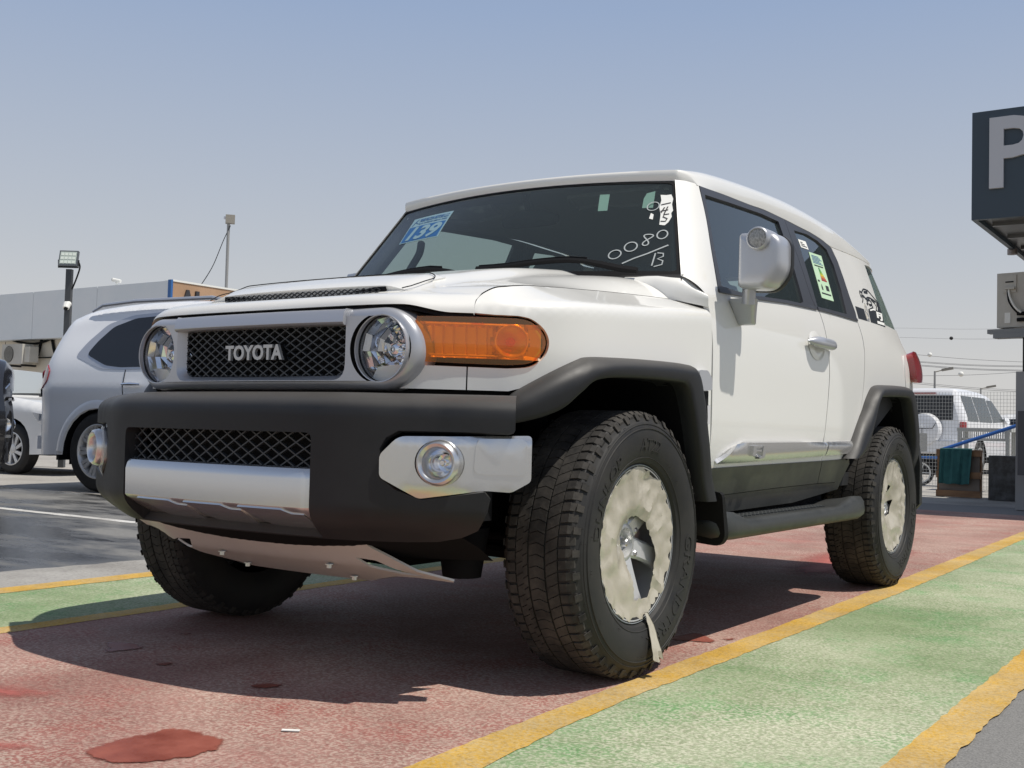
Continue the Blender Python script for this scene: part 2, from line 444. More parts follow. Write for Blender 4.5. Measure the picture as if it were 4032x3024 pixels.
def stroke(fn,P,w,closed=False):
    # a flat brush line with real thickness, in a (u,v) surface
    P=[Vector(p) for p in P]; n=len(P); L=[];Rr=[]
    for i in range(n):
        t=(P[(i+1)%n]-P[i-1]) if closed else (P[min(n-1,i+1)]-P[max(0,i-1)])
        t.normalize(); q=Vector((-t.y,t.x))*w/2
        L.append(P[i]+q);Rr.append(P[i]-q)
    V=[];F=[]
    for i in range(n):
        V+=[fn(*L[i],0.0),fn(*L[i],1.0),fn(*Rr[i],1.0),fn(*Rr[i],0.0)]
    for i in range(n if closed else n-1):
        a=4*i;b=4*((i+1)%n)
        for k in range(3): F.append((a+k,b+k,b+k+1,a+k+1))
    return V,F
# ------------------------------------------------------------ the white off-roader
rnd=random.Random(7)
CAR=empty('suv'); tag(CAR,'white boxy off-roader with black bumper, amber side lamps and film on its wheels','car')
SEAM=[(-.594,1.03),(-.592,1.065),(-.578,1.098),(-.55,1.125),(-.50,1.157),(-.45,1.188),(-.38,1.229),(-.28,1.270),(-.1,1.281),(.1,1.281),(.3,1.271),(.45,1.262)]
SH=lambda L:[(a-.005*sstep(-.36,-.42,a),b) for a,b in L]
SEAM=SH(catmull(SEAM,5))
FL_O=[(-.525,.775),(-.50,.80),(-.474,.824),(-.377,.88),(-.298,.916),(-.255,.927),(-.147,.933),(.051,.94),(.27,.943),(.36,.93),(.40,.86),(.42,.79),(.45,.68),(.50,.57),(.54,.50)]
FL_I=[(-.525,.73),(-.50,.733),(-.465,.74),(-.410,.757),(-.358,.783),(-.312,.825),(-.26,.862),(-.12,.876),(.142,.879),(.24,.868),(.285,.80),(.31,.74),(.345,.65),(.39,.56),(.42,.50)]
RL_O=[(1.93,.625),(1.96,.66),(2.082,.655),(2.12,.72),(2.20,.80),(2.255,.867),(2.325,.945),(2.38,.970),(2.439,.975),(2.6,.985),(2.86,.992),(2.98,.985),(3.04,.90),(3.09,.78),(3.12,.66),(3.13,.55),(3.13,.45),(3.12,.39)]
RL_O=[(1.95,.63),(2.03,.69),(2.12,.78),(2.20,.85),(2.255,.905),(2.325,.955),(2.38,.972),(2.46,.980),(2.6,.986),(2.80,.992),(2.93,.985),(3.00,.93),(3.05,.82),(3.09,.70),(3.11,.60),(3.12,.50),(3.12,.43),(3.11,.38)]
RL_I=[(2.04,.635),(2.10,.655),(2.158,.69),(2.21,.765),(2.25,.82),(2.285,.875),(2.333,.913),(2.40,.921),(2.55,.927),(2.72,.932),(2.84,.925),(2.90,.86),(2.94,.78),(2.97,.69),(2.98,.60),(2.98,.50),(2.97,.43),(2.96,.38)]
def offs(f,s,v,d):
    x,y,z=f(s,v); _,_,nx,ny=CB.at(s); return (x+nx*d,y+ny*d,z)
def zb(y): return interp([(-.67,1.068),(-.63,1.079),(-.59,1.0855),(-.545,1.0925),(-.50,1.110),(-.40,1.138),(-.28,1.168),(0,1.219),(.3,1.253),(.5,1.272)],y)
SE3=[SF(*q) for q in SEAM]
def xs(y): return interp([(p[1],p[0]) for p in SE3[10:]],y)
def zs(y): return interp([(p[1],p[2]) for p in SE3[10:]],y)
def HB(x,y):
    a=min(1.0,abs(x)/max(.05,xs(y))); D=zb(y)-zs(y)
    pl=.026*sstep(1.0,.0,(abs(x)-.38)/.10)*sstep(-.56,-.40,y)
    return zb(y)-D*a**lerp(2.6,9,sstep(-.25,.40,y))+pl
def window_frame(name,f,outer,inner,m,parent,side,sp=.03,off=.0):
    return panel(name,f,outer,m,parent,holes=[inner],sp=sp,thick=.02,side=side,off=off)
# hood
rows=[]
sA=-.594
NC=44
cent=CB.s[0]
def hood_row_front(v):
    i=interp([(q[1],q[0]) for q in SEAM[:20]],v) if v>1.03 else -.599
    out=[]
    for k in range(-NC,NC+1):
        t=abs(k)/NC; s=lerp(cent,i,t); x,y,z=SF(s,v+lerp(.022,.010,sstep(1.03,1.075,v))*sstep(-.66,-.80,s)); out.append((x if k>=0 else -x,y,z))
    return out
for v in (1.030,1.038,1.045,1.052,1.060,1.067,1.072,1.078): rows.append(hood_row_front(v))
# a folded-in lip below the leading edge
low=[(x*.985,y+.03,z) for x,y,z in rows[0]]
rows.insert(0,low)
lastE=rows[-1]; 
HR=46
for r in range(1,HR+1):
    t=r/HR
    k=8+ (len(SE3)-9)*t; i=int(min(len(SE3)-2,math.floor(k))); fr=k-i
    i0=next(j for j in range(len(SEAM)) if SEAM[j][1]>=1.078)
    k=i0+(len(SE3)-1-i0)*t; i=int(min(len(SE3)-2,math.floor(k))); fr=k-i
    E=Vector(SE3[i]).lerp(Vector(SE3[i+1]),fr)
    cy=lerp(lastE[NC][1],.340,t); row=[]
    for q in range(-NC,NC+1):
        a=abs(q)/NC
        w=(lastE[NC+abs(q)][1]-lastE[NC][1])/max(1e-6,(lastE[-1][1]-lastE[NC][1]))
        pw=lerp(w,a**2.2,min(1,t*3))
        y=cy+(E.y-cy)*pw; x=E.x*lerp(lastE[NC+abs(q)][0]/lastE[-1][0],a,min(1,t*3))
        x=x if q>=0 else -x
        z=HB(x,max(y,-.66)) if a<1 else E.z
        if a>=1: z=E.z
        row.append((x,y,z))
    rows.append(row)
# blend of heights over the first rows behind the lip
for b,wt in ((9,.75),(10,.5),(11,.25)):
    for q in range(2*NC+1):
        x,y,z=rows[b][q]; z0=rows[8][q][2]+ (y-rows[8][q][1])*.42
        rows[b][q]=(x,y,lerp(z,z0,wt))
HREAR=[Vector(v) for v in rows[-1][NC:]]
HOOD=grid('hood',rows,M['white'],CAR,ang=50)
sub=[[(x,y+.004,z-.02) for x,y,z in r] for r in rows[2:]]
grid('hood_underside',sub,M['gap'],CAR)
# hood scoop
def GP(x,y,d): return (x,y,HB(x,y)+d)
yr0=lambda x:-.565+.05*(abs(x)/.40)**3
top=roundp([(-.425,-.525),(.425,-.525),(.43,-.36),(.33,-.30),(-.33,-.30),(-.43,-.36)],.02,3)
SC=panel('scoop_cover',lambda x,y:(x,y+.02*(abs(x)/.4)**2,HB(x,y)-.014+.025*sstep(-.31,-.37,y)+.014*sstep(-.42,-.52,y)*sstep(.425,.335,abs(x))),top,M['white'],CAR,sp=.025,thick=.022,outward=(0,0,1))
sl=catmull([(.405,-.515),(.432,-.46),(.43,-.40),(.395,-.372),(.30,-.368),(-.30,-.368),(-.395,-.372),(-.43,-.40),(-.432,-.46),(-.405,-.515)],6)
mb=MB(); mb.tube([(x,y,HB(x,y)+.0112) for x,y in resample(sl,.03,False)],.0017,5); mb.make('cover_seam',M['gap'],SC)
mb=MB(); mb.box((-.34,-.512,1.085),(.34,-.505,1.122)); mb.make('scoop_backing',M['gap'],SC)
def lattice(name,x0,x1,z0,z1,px,pz,fy,w,d,m,parent,clipf=None):
    mb=MB(); 
    def seg(a,b):
        A=Vector(fy(*a));B=Vector(fy(*b)); t=(B-A)
        if t.length<.002: return
        t.normalize(); n=Vector((0,-1,0)); q=t.cross(n).normalized()
        mb.obox((A+B)/2+Vector((0,d/2,0)),(B-A)/2+t*w*.3,q*w/2,Vector((0,1,0))*d/2)
    nx=int((x1-x0)/px)+2; nz=int((z1-z0)/pz)+2
    xm=(x0+x1)/2; zm=(z0+z1)/2
    def clip(a,b):
        t0,t1=0.,1.; dx,dz=b[0]-a[0],b[1]-a[1]
        for p_,q_ in ((-dx,a[0]-x0),(dx,x1-a[0]),(-dz,a[1]-z0),(dz,z1-a[1])):
            if p_==0:
                if q_<0: return None
            else:
                r_=q_/p_
                if p_<0: t0=max(t0,r_)
                else: t1=min(t1,r_)
        if t0>=t1: return None
        return (a[0]+dx*t0,a[1]+dz*t0),(a[0]+dx*t1,a[1]+dz*t1)
    for i in range(-nx,nx+1):
        for j in range(-nz,nz+1):
            if (i+j)%2: continue
            c=(xm+i*px/2,zm+j*pz/2)
            for sx,sz in ((1,1),(1,-1)):
                s_=clip(c,(c[0]+sx*px/2,c[1]+sz*pz/2))
                if s_: seg(*s_)
    return mb.make(name,m,parent)
lattice('scoop_mesh',-.325,.325,1.094,1.119,.024,.0125,lambda x,z:(x,-.528+.008*(x/.3)**2,z),.0024,.004,M['gap2'],SC)
# fenders, doors, quarters
DG=[(.533,.62),(.533,.75),(.533,.88),(.534,.95),(.535,1.03),(.524,1.15)]           # gap line fender/door
amb0=[(-.748,1.017),(-.652,1.019),(-.539,1.020),(-.472,1.019),(-.44,1.012),(-.408,.988),(-.396,.957),(-.408,.922),(-.440,.899),(-.508,.892),(-.62,.893),(-.73,.895),(-.748,.93)]
amb=[(-.748,1.017),(-.65,1.019),(-.54,1.020)]+catmull([(-.475,1.0195),(-.44,1.012),(-.410,.988),(-.398,.957),(-.410,.922),(-.442,.899),(-.50,.892)],5)+[(-.62,.893),(-.73,.895),(-.748,.93)]
LAMP_OPEN=[(-.76,1.025),(-.652,1.027),(-.539,1.028),(-.465,1.027),(-.43,1.018),(-.398,.992),(-.385,.957),(-.398,.917),(-.435,.891),(-.508,.883),(-.62,.884),(-.745,.886),(-.76,.93)]
LAMP_R=[(-.539,1.028)]+catmull([(-.475,1.0275),(-.436,1.020),(-.400,.994),(-.386,.957),(-.400,.915),(-.437,.890),(-.50,.883)],5)+[(-.598,.884)]
LAMP_OPEN=[(-.76,1.025),(-.652,1.027)]+LAMP_R+[(-.745,.886),(-.76,.93)]
amb=SH(amb); LAMP_R=SH(LAMP_R); LAMP_OPEN=SH(LAMP_OPEN); FL_O=SH(FL_O)
for sd in (1,-1):
    n_='fender'
    # main fender behind the amber lamp, up and over the crease to the hood seam
    out=[(-.605,.822),(-.50,.822),(-.45,.835),(-.377,.875),(-.298,.909),(-.25,.920),(-.147,.926),(.051,.933),(.27,.936),(.37,.90),(.42,.79),(.47,.65),(.525,.52)]+[(a-.003,b) for a,b in DG]
    out+=[(.520,1.17),(.50,1.20),(.46,1.235)]+[(a+.0,b-.004) for a,b in reversed(SEAM) ][1:]
    out=[q for q in out]+[(-.600,1.022),(-.603,.95)]
    crease=[(s,interp(CREASE,s)) for s in (-.5,-.4,-.3,-.2,-.1,0,.1,.2,.3,.4,.5)]
    FE=panel('fender',SF,out,M['white'],CAR,holes=[],sp=.026,thick=.014,side=sd) if False else None
    # split the outline so that the lamp opening is a notch in the fender's front edge
    o2=[(-.612,.822),(-.50,.822),(-.45,.835),(-.377,.875),(-.298,.909),(-.25,.920),(-.147,.926),(.051,.933),(.27,.936),(.37,.90),(.42,.79),(.47,.65),(.525,.52)]
    o2+=[(a-.003,b) for a,b in DG]+[(.518,1.17),(.495,1.20),(.455,1.24)]
    o2+=[(a,b-.006) for a,b in reversed(SEAM)][1:]
    o2+=[(-.602,1.031)]+[q for q in LAMP_R if q[0]>-.60]+[(-.612,.884)]
    FE=panel('fender',SF,o2,M['white'],CAR,sp=.024,thick=.014,side=sd)
    # filler below the lamp, inboard
    panel('lamp_filler',SF,[(-.91,.822),(-.616,.822),(-.616,.884),(-.81,.886),(-.87,.88)],M['white'],CAR,sp=.024,thick=.02,side=sd)
    # lamp housing behind the lens
    TS=panel('turn_signal',lambda s,v:offs(SF,s,v,-.030),LAMP_OPEN,M['gap'],CAR,sp=.03,thick=0,side=sd)
    tag(TS,None)
    amb2=amb
    panel('lens',lambda s,v:offs(SF,s,v,.004+.003*math.sin(max(0,min(1,(v-.89)/.13))*math.pi)),amb2,M['amber_lens'],TS,sp=.02,thick=.024,side=sd)
    # reflector with vertical ribs and a round bowl
    rr=[]
    for j in range(0,9):
        v=lerp(.908,1.005,j/8); row=[]
        for i in range(0,61):
            s=lerp(-.747,-.403,i/60); d=-.024
            if s<-.545: d+=.012*(((s+.74)/.030)%1.0)
            dd=math.hypot(s+.495,v-.957)
            if dd<.046: d=-.028+.020*(dd/.046)**2
            elif dd<.052: d=-.006
            if j in (0,8): d=-.008
            row.append(offs(SF,s,v,d))
        rr.append(row)
    grid('reflector',rr,M['amber_in'],TS,sd,ang=25)
    V,F=[],[]
    ring=[offs(SF,-.495+.045*math.cos(a),.957+.043*math.sin(a),-.004) for a in [2*math.pi*i/28 for i in range(28)]]
    mb=MB(); mb.tube(ring,.0035,6,closed=True); mb.make('bulb_ring',M['amber_in'],TS,True,side=sd)
    mb=MB(); mb.tube([offs(SF,-.495,.957,-.024),offs(SF,-.495,.957,-.006)],[.014,.011],10); mb.make('bulb',M['amber_lens'],TS,True,side=sd)
    for zz in (.913,1.000):
        mb=MB(); mb.tube([offs(SF,s,zz+(.002 if zz<.95 else 0),-.005) for s in (-.73,-.68,-.63,-.58,-.53,-.50)],.0028,6); mb.make('lens_bar',M['amber_in'],TS,True,side=sd)
    # doors
    DRG=[(1.735,1.26),(1.737,1.18),(1.748,1.08),(1.746,.98),(1.729,.88),(1.70,.76),(1.685,.705)]
    do=[(a+.004,b) for a,b in DG]+[(.524,1.19),(.60,1.20),(.634,1.216),(.8,1.224),(.984,1.231),(1.33,1.253),(1.704,1.265),(1.732,1.266)]+[(a-.004,b) for a,b in DRG[1:]]+[(1.689,.66),(1.689,.618),(.56,.600)]
    DO=panel('door',SD,do,M['white'],CAR,sp=.035,thick=.02,side=sd)
    RE=[(2.283,1.268),(2.28,1.20),(2.272,1.13),(2.258,1.08),(2.233,.978),(2.198,.868),(2.133,.764),(2.06,.705),(2.0,.66),(2.0,.63)]
    ro=[(1.740,1.268),(1.975,1.271),(2.278,1.2725)]+[(a-.004,b) for a,b in RE]+[(1.697,.618),(1.697,.66)]+[(a+.004,b) for a,b in reversed(DRG[1:])]
    RD=panel('rear_door',SD,ro,M['white'],CAR,sp=.035,thick=.02,side=sd)
    # quarter panel
    QW=[(2.915,1.630),(2.889,1.570),(2.864,1.495),(2.833,1.410),(2.824,1.356),(2.820,1.304),(3.05,1.300),(3.30,1.303),(3.42,1.31),(3.42,1.61),(3.2,1.634),(3.05,1.637)]
    qo=[(a+.004,b) for a,b in RE[:9]]+[(2.08,.66),(2.13,.74),(2.22,.84),(2.30,.93),(2.40,.962),(2.6,.975),(2.85,.98),(2.97,.95),(3.03,.85),(3.08,.70),(3.1,.56),(3.6,.56),(3.62,1.648),(3.2,1.650),(2.915,1.651),(2.553,1.647),(2.335,1.641),(2.355,1.576),(2.341,1.486),(2.318,1.39),(2.312,1.316)]
    QP=panel('quarter_panel',SD,qo,M['white'],CAR,holes=[QW],sp=.035,thick=.02,side=sd)
    panel('quarter_window',lambda s,v:offs(SD,s,v,-.006),[(a,b) for a,b in QW],M['glass_side'],QP,sp=.05,thick=0,side=sd)
    # window frames and panes
    FO=[(.640,1.219),(.706,1.365),(.783,1.520),(.828,1.643),(1.063,1.655),(1.326,1.664),(1.545,1.675),(1.737,1.675),(1.728,1.548),(1.713,1.433),(1.690,1.32),(1.703,1.270),(1.33,1.256),(.984,1.234),(.8,1.227)]
    FI=[(.684,1.243),(.754,1.409),(.850,1.613),(1.114,1.630),(1.449,1.648),(1.640,1.648),(1.634,1.574),(1.606,1.435),(1.560,1.285),(1.516,1.272),(1.195,1.256),(1.005,1.244),(.80,1.240)]
    FR=panel('window_frame',SD,FO,M['trim'],DO,holes=[FI],sp=.04,thick=.018,side=sd,off=.001)
    panel('side_window',lambda s,v:offs(SD,s,v,-.010),[(a,b) for a,b in FI],M['glass_side'],DO,sp=.06,thick=0,side=sd)
    BO=[(1.742,1.675),(1.926,1.671),(2.093,1.669),(2.239,1.656),(2.325,1.640),(2.349,1.576),(2.335,1.486),(2.312,1.390),(2.305,1.316),(2.284,1.276),(1.975,1.274),(1.708,1.272),(1.695,1.32),(1.718,1.433),(1.733,1.548)]
    BI=[(1.822,1.640),(2.001,1.652),(2.138,1.642),(2.235,1.615),(2.252,1.539),(2.215,1.422),(2.150,1.293),(1.90,1.288),(1.735,1.283),(1.775,1.412),(1.806,1.531)]
    BF=panel('window_frame',SD,BO,M['trim'],RD,holes=[BI],sp=.04,thick=.018,side=sd,off=.0005)
    RWN=panel('side_window',lambda s,v:offs(SD,s,v,-.008),BI,M['glass_side'],RD,sp=.06,thick=0,side=sd)
    # belt moulding strip
    bl=[(.640,1.213),(.8,1.221),(.984,1.228),(1.33,1.250),(1.700,1.263)]
    for nm,par,pts in (('belt_moulding',DO,bl),('belt_moulding',RD,[(1.712,1.265),(1.975,1.269),(2.276,1.270)])):
        ou=pts+[(a,b+.013) for a,b in reversed(pts)]
        panel(nm,SD,ou,M['trim'],par,sp=.04,thick=.014,side=sd,off=.007)
    # silver side moulding
    sm=roundp([(.588,.619),(.66,.650),(.735,.688),(.80,.694),(1.25,.698),(1.684,.702),(1.688,.643),(1.2,.633),(.80,.622)],.012,3)
    def silv(s,v):
        e=min(1,max(0,(v-interp([(.588,.619),(.95,.624),(1.7,.643)],s))/.03)); e2=min(1,max(0,(interp([(.588,.628),(.735,.69),(1.7,.702)],s)-v)/.012))
        return offs(SD,s,v,.006+.014*math.sqrt(max(0,min(e,e2))))
    SM=panel('side_moulding',silv,sm,M['silver2'],DO,sp=.012,thick=.016,side=sd)
    panel('side_moulding',silv,roundp([(1.700,.644),(1.700,.703),(2.055,.708),(2.06,.695),(2.01,.652)],.006,2),M['silver2'],RD,sp=.012,thick=.016,side=sd)
    # raised F J letters on the moulding
    def fj(u,v,w): return offs(SD,lerp(.845,.965,u) if sd>0 else lerp(.965,.845,u),lerp(.636,.683,v),.012+.020*w)
    text('badge_letters','FJ',fj,M['silver2'],SM,bold=.02,side=sd,flip=sd>0)
    # black sill panel and rocker
    so=[(.562,.605),(1.0,.612),(1.689,.622),(1.728,.526),(1.2,.519),(.56,.505)]
    panel('door_sill_panel',SD,so,M['sill'],DO,sp=.04,thick=.02,side=sd,off=.004)
    so=[(1.695,.622),(2.0,.628),(2.02,.62),(1.965,.525),(1.734,.526)]
    panel('door_sill_panel',SD,so,M['sill'],RD,sp=.04,thick=.02,side=sd,off=.004)
    so=[(.54,.503),(.56,.501),(1.2,.515),(1.72,.522),(1.97,.521),(2.03,.62),(2.06,.63),(2.09,.605),(2.04,.49),(1.5,.45),(.54,.44)]
    panel('rocker',SD,so,M['sill'],CAR,sp=.04,thick=.03,side=sd,off=.0)
    # door handle with a cup
    HD=empty
    cup=[(1.58+.085*math.cos(a)*1.05,1.104+.068*math.sin(a)) for a in [2*math.pi*i/24 for i in range(24)]]
    cupf=lambda s,v:offs(SD,s,v,.0015-.0*s)
    hp=[(1.455,1.116),(1.475,1.118),(1.55,1.119),(1.65,1.119),(1.73,1.117),(1.765,1.112)]
    rowsH=[]
    for k in range(13):
        t=k/12; s=lerp(1.448,1.770,t); e=min(1,math.sqrt(max(0,math.sin(math.pi*min(1,max(0,t)))))*1.15)
        ht=.024*min(1,e); dp=.046*min(1,e); row=[]
        for a in range(12):
            an=2*math.pi*a/12; row.append(offs(SD,s,1.112+ht*math.sin(an)*(1.0),.012+dp*.5+dp*.5*math.cos(an)))
        rowsH.append(row)
    hn=grid('door_handle',rowsH,M['silver'],DO,sd,closed=True,ang=60)
    # dished recess behind the handle
    rr=[]
    for k in range(6):
        q=k/5; rr.append([offs(SD,1.592+.098*(1-q)*math.cos(a),1.103+.062*(1-q)*math.sin(a),.002+.006*math.sin(math.pi*(1-q))*(1 if q<.5 else .4)) for a in [2*math.pi*i/28 for i in range(29)]])
    grid('handle_recess',rr,M['white'],DO,sd)
    # flares
    def flare(nm,f,O,I,steps=6):
        O=catmull(O,steps);I=catmull(I,steps); rows=[]
        prof=[(0,0),(.04,.022),(.14,.038),(.30,.052),(.48,.060),(.62,.061),(.85,.058),(.97,.055),(1.0,.050),(1.0,.015),(.97,-.06)]
        n=len(O)
        for q,d in prof:
            row=[]
            for k,(o,i) in enumerate(zip(O,I)):
                fade=1.0
                s=lerp(o[0],i[0],q); v=lerp(o[1],i[1],q); row.append(offs(f,s,v,d*fade))
            rows.append(row)
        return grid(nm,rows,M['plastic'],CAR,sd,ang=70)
    flare('fender_flare',SF,FL_O,FL_I); flare('fender_flare',SD,RL_O,RL_I)
    # arch liners: from the lip inwards
    for f,I in ((SF,FL_I),(SD,RL_I)):
        I2=catmull(I,3); rows=[]
        for d in (.0,-.1,-.22,-.34,-.40): rows.append([offs(f,s,v,0) if d==0 else (offs(f,s,v,0)[0]+d,offs(f,s,v,0)[1],v+.01) for s,v in I2])
        grid('wheel_arch_liner',rows,M['liner'],CAR,sd,flip=True)
        c=(I2[0][0]+I2[-1][0])/2
        poly=[(I2[k][0],I2[k][1]+.02) for k in range(len(I2))]
        yy=[offs(f,s,v,0)[1] for s,v in I2]
        V=[(.50,y,q[1]) for y,q in zip(yy,poly)]; mesh('wheel_arch_liner',V,[tuple(range(len(V)))],M['liner'],CAR,False,side=sd)
    # mud flaps
    mb=MB(); P=[(.70,.53),(.72,.44),(.73,.36),(.92,.345),(.945,.375),(.950,.53)]
    mb.prism(roundp(P,.02,3),lambda x,z:(x,.505+(.53-z)*.28,z),lambda x,z:(x,.525+(.53-z)*.36,z)); mb.make('mud_flap',M['gap'],CAR,side=sd)
    mb=MB(); P=[(.70,.70),(.70,.37),(.92,.36),(.945,.39),(.945,.60),(.93,.70)]
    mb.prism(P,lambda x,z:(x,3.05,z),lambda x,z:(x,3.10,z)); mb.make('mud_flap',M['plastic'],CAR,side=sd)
    # vent behind the front arch
    mb=MB(); mb.prism(roundp([(.40,.93),(.47,.932),(.505,.905),(.507,.868),(.42,.862)],.012,3),lambda s,v:offs(SF,s,v,-.005),lambda s,v:offs(SF,s,v,.016)); mb.make('fender_vent',M['silver'],FE,side=sd)
    mb=MB(); mb.prism([(.44,.86),(.504,.865),(.504,.70),(.48,.70)],lambda s,v:offs(SF,s,v,-.01),lambda s,v:offs(SF,s,v,.003)); mb.make('vent_slot',M['gap'],FE,side=sd)
    mb=MB(); mb.prism([(.478,.815),(.500,.818),(.500,.755),(.484,.752)],lambda s,v:offs(SF,s,v,-.005),lambda s,v:offs(SF,s,v,.012)); mb.make('vent_badge',M['chrome'],FE,side=sd)
    # cowl corner beside the windscreen base
    a0=Vector(SE3[-1]); HRr=HREAR
    P1=Vector((.700,.492,1.262)); P3=Vector((.795,.500,1.258)); P4=Vector(SD(.530,1.192)); P5=Vector(SD(.522,1.150))
    lo=[v+Vector((0,.004,-.002)) for v in HRr if v.x>.60][::2]
    lo[-1]=a0+Vector((.002,.004,-.003)); nlo=len(lo)
    lo+=[a0.lerp(P5,t)+Vector((0,.002,0)) for t in (.2,.4,.6,.8,1)]
    n1=nlo-1; up_=[Vector((q.x,.372+.14*(q.x/.79)**2,1.263)) for q in lo[:n1]]
    up_+=[P3,P3.lerp(P4,.2),P3.lerp(P4,.4),P3.lerp(P4,.6),P3.lerp(P4,.8),P4]
    rowsC=[]
    for k in range(9):
        t=k/8; rowsC.append([lo[i].lerp(up_[i],t)+Vector((.006,-.010,.014))*math.sin(math.pi*t)*sstep(0,n1,i) for i in range(len(lo))])
    grid('cowl_corner',rowsC,M['white'],CAR,sd,ang=60,thick=.01)
    mb=MB(); mb.add([(.72,.53,1.275),(.72,.53,1.12),Vector(SD(.56,1.13))-Vector((.012,0,0)),Vector(SD(.60,1.21))-Vector((.012,0,0)),(.79,.525,1.275)],[(0,1,2,3,4)]); mb.make('pillar_base',M['white'],CAR,side=sd,fix=False)
    # windscreen pillar
    rowsP=[]
    NP=20
    for k in range(NP+1):
        t=k/NP; b=lerp(-.01,1.02,t)
        I_=Vector(Wd(1.0,b))+Vector((.002,-.008,0))
        if t<.08: O_=Vector(SD(lerp(.535,.632,t/.08),lerp(1.180,1.200,t/.08)))
        else:
            q=(t-.08)/.92; z=lerp(1.205,1.648,q); s=interp([(1.2,.630),(1.219,.637),(1.365,.703),(1.52,.780),(1.648,.824)],z); O_=Vector(SD(s,z))
        row=[]
        for j in range(9):
            w=j/8; p=I_.lerp(O_,w); bul=.020*math.sin(math.pi*w)**.8*(1-.75*t)
            row.append(p+Vector((.80,-.58,.2)).normalized()*bul)
        row=[I_+Vector((0,.03,-.0))]+row
        rowsP.append(row)
    grid('windscreen_pillar',rowsP,M['white'],CAR,sd,ang=60)
    # inner pillar trims
    mb=MB(); mb.tube([Vector(Wd(.96,b))+Vector((.0,.07,0)) for b in (0,.25,.5,.75,1)],.030,8); mb.make('inner_pillar',M['cabin'],CAR,True,side=sd)
    mb=MB(); mb.tube([Vector(SD(lerp(1.66,1.72,(z-.7)/.95),z))+Vector((-.06,0,0)) for z in (.7,1.2,1.4,1.64)],.03,8); mb.make('inner_pillar',M['cabin'],CAR,True,side=sd)
    mb=MB(); mb.tube([Vector(SD(2.40,z))+Vector((-.13,0,0)) for z in (.7,1.2,1.4,1.62)],.075,8); mb.make('inner_pillar',M['cabin'],CAR,True,side=sd)
    # inside trim of the doors
    panel('door_trim',lambda s,v:offs(SD,s,v,-.045),[(.56,.6),(2.2,.62),(2.9,.9),(3.2,1.0),(3.2,1.28),(2.2,1.262),(.66,1.205),(.56,1.15)],M['cabin'],CAR,sp=.12,thick=0,side=sd)
    # tail lamp
    tl=[(3.05,1.06),(3.09,1.02),(3.20,1.03),(3.38,1.07),(3.40,1.14),(3.36,1.19),(3.10,1.19),(3.06,1.16)]
    panel('tail_light',lambda s,v:offs(SD,s,v,.035+.02*sstep(3.05,3.25,s)*sstep(1.0,1.05,v)),roundp(tl,.025,3),M['red_lens'],QP,sp=.03,thick=.06,side=sd)
    mb=MB(); V,F=lathe([(.0,.0),(.004,.075),(.0,.082)],(0,0,0),'x',24); 
    panel('fuel_flap',lambda s,v:offs(SD,s,v,.003),[(3.0+.05*math.cos(a),1.06+.10*math.sin(a)) for a in [2*math.pi*i/20 for i in range(20)]],M['white'],QP,sp=.03,thick=.004,side=sd)
# ------------------------------------------------------------ roof
ZT=[(.70,1.642),(.82,1.644),(1.063,1.657),(1.326,1.667),(1.545,1.678),(1.739,1.678),(1.926,1.675),(2.093,1.672),(2.239,1.660),(2.327,1.646),(2.553,1.651),(2.915,1.655),(3.3,1.652)]
ZE=[(.70,1.676),(.80,1.690),(1.0,1.724),(1.25,1.750),(1.55,1.768),(1.9,1.779),(2.24,1.774),(2.5,1.763),(2.83,1.722),(3.0,1.698),(3.3,1.665)]
rows=[]
for k in range(57):
    s=lerp(.815,3.30,k/56)
    P0=Vector(SD(s,interp(ZT,s))); ze=interp(ZE,s); h=ze-P0.z; kx=1-.03*sstep(2.4,3.2,s)
    ex=.635*kx; bg=sstep(.66,1.0,s); cf=interp([(.8,.15),(1.1,.5),(1.8,1.0),(3.3,1.0)],s)
    side=[P0+Vector((-.04,0,-.012)),P0,P0.lerp(Vector((ex,P0.y,ze)),.22)+bg*Vector((.010,0,.010)),P0.lerp(Vector((ex,P0.y,ze)),.5)+Vector((.004,0,.008))+bg*Vector((.012,0,.008)),P0.lerp(Vector((ex,P0.y,ze)),.78)+Vector((.004,0,.006))+bg*Vector((.006,0,.006)),Vector((ex,P0.y,ze)),Vector((ex*.90,P0.y,ze+.010*cf)),Vector((ex*.7,P0.y,ze+.020*cf)),Vector((ex*.4,P0.y,ze+.031*cf)),Vector((0,P0.y,ze+.036*cf))]
    pr=[side[0]]+[Vector(q) for q in catmull([tuple(v) for v in side[1:]],4)]
    fr=1-sstep(.815,1.4,s)
    row=[]
    for v in pr:
        a=min(1,abs(v.x)/.641); y=v.y-(.072*sstep(.70,.641,abs(v.x))+.092*(1-a*a))*fr
        row.append(Vector((v.x,y,v.z)))
    rows.append(row+[Vector((-v.x,v.y,v.z)) for v in reversed(row[:-1])])
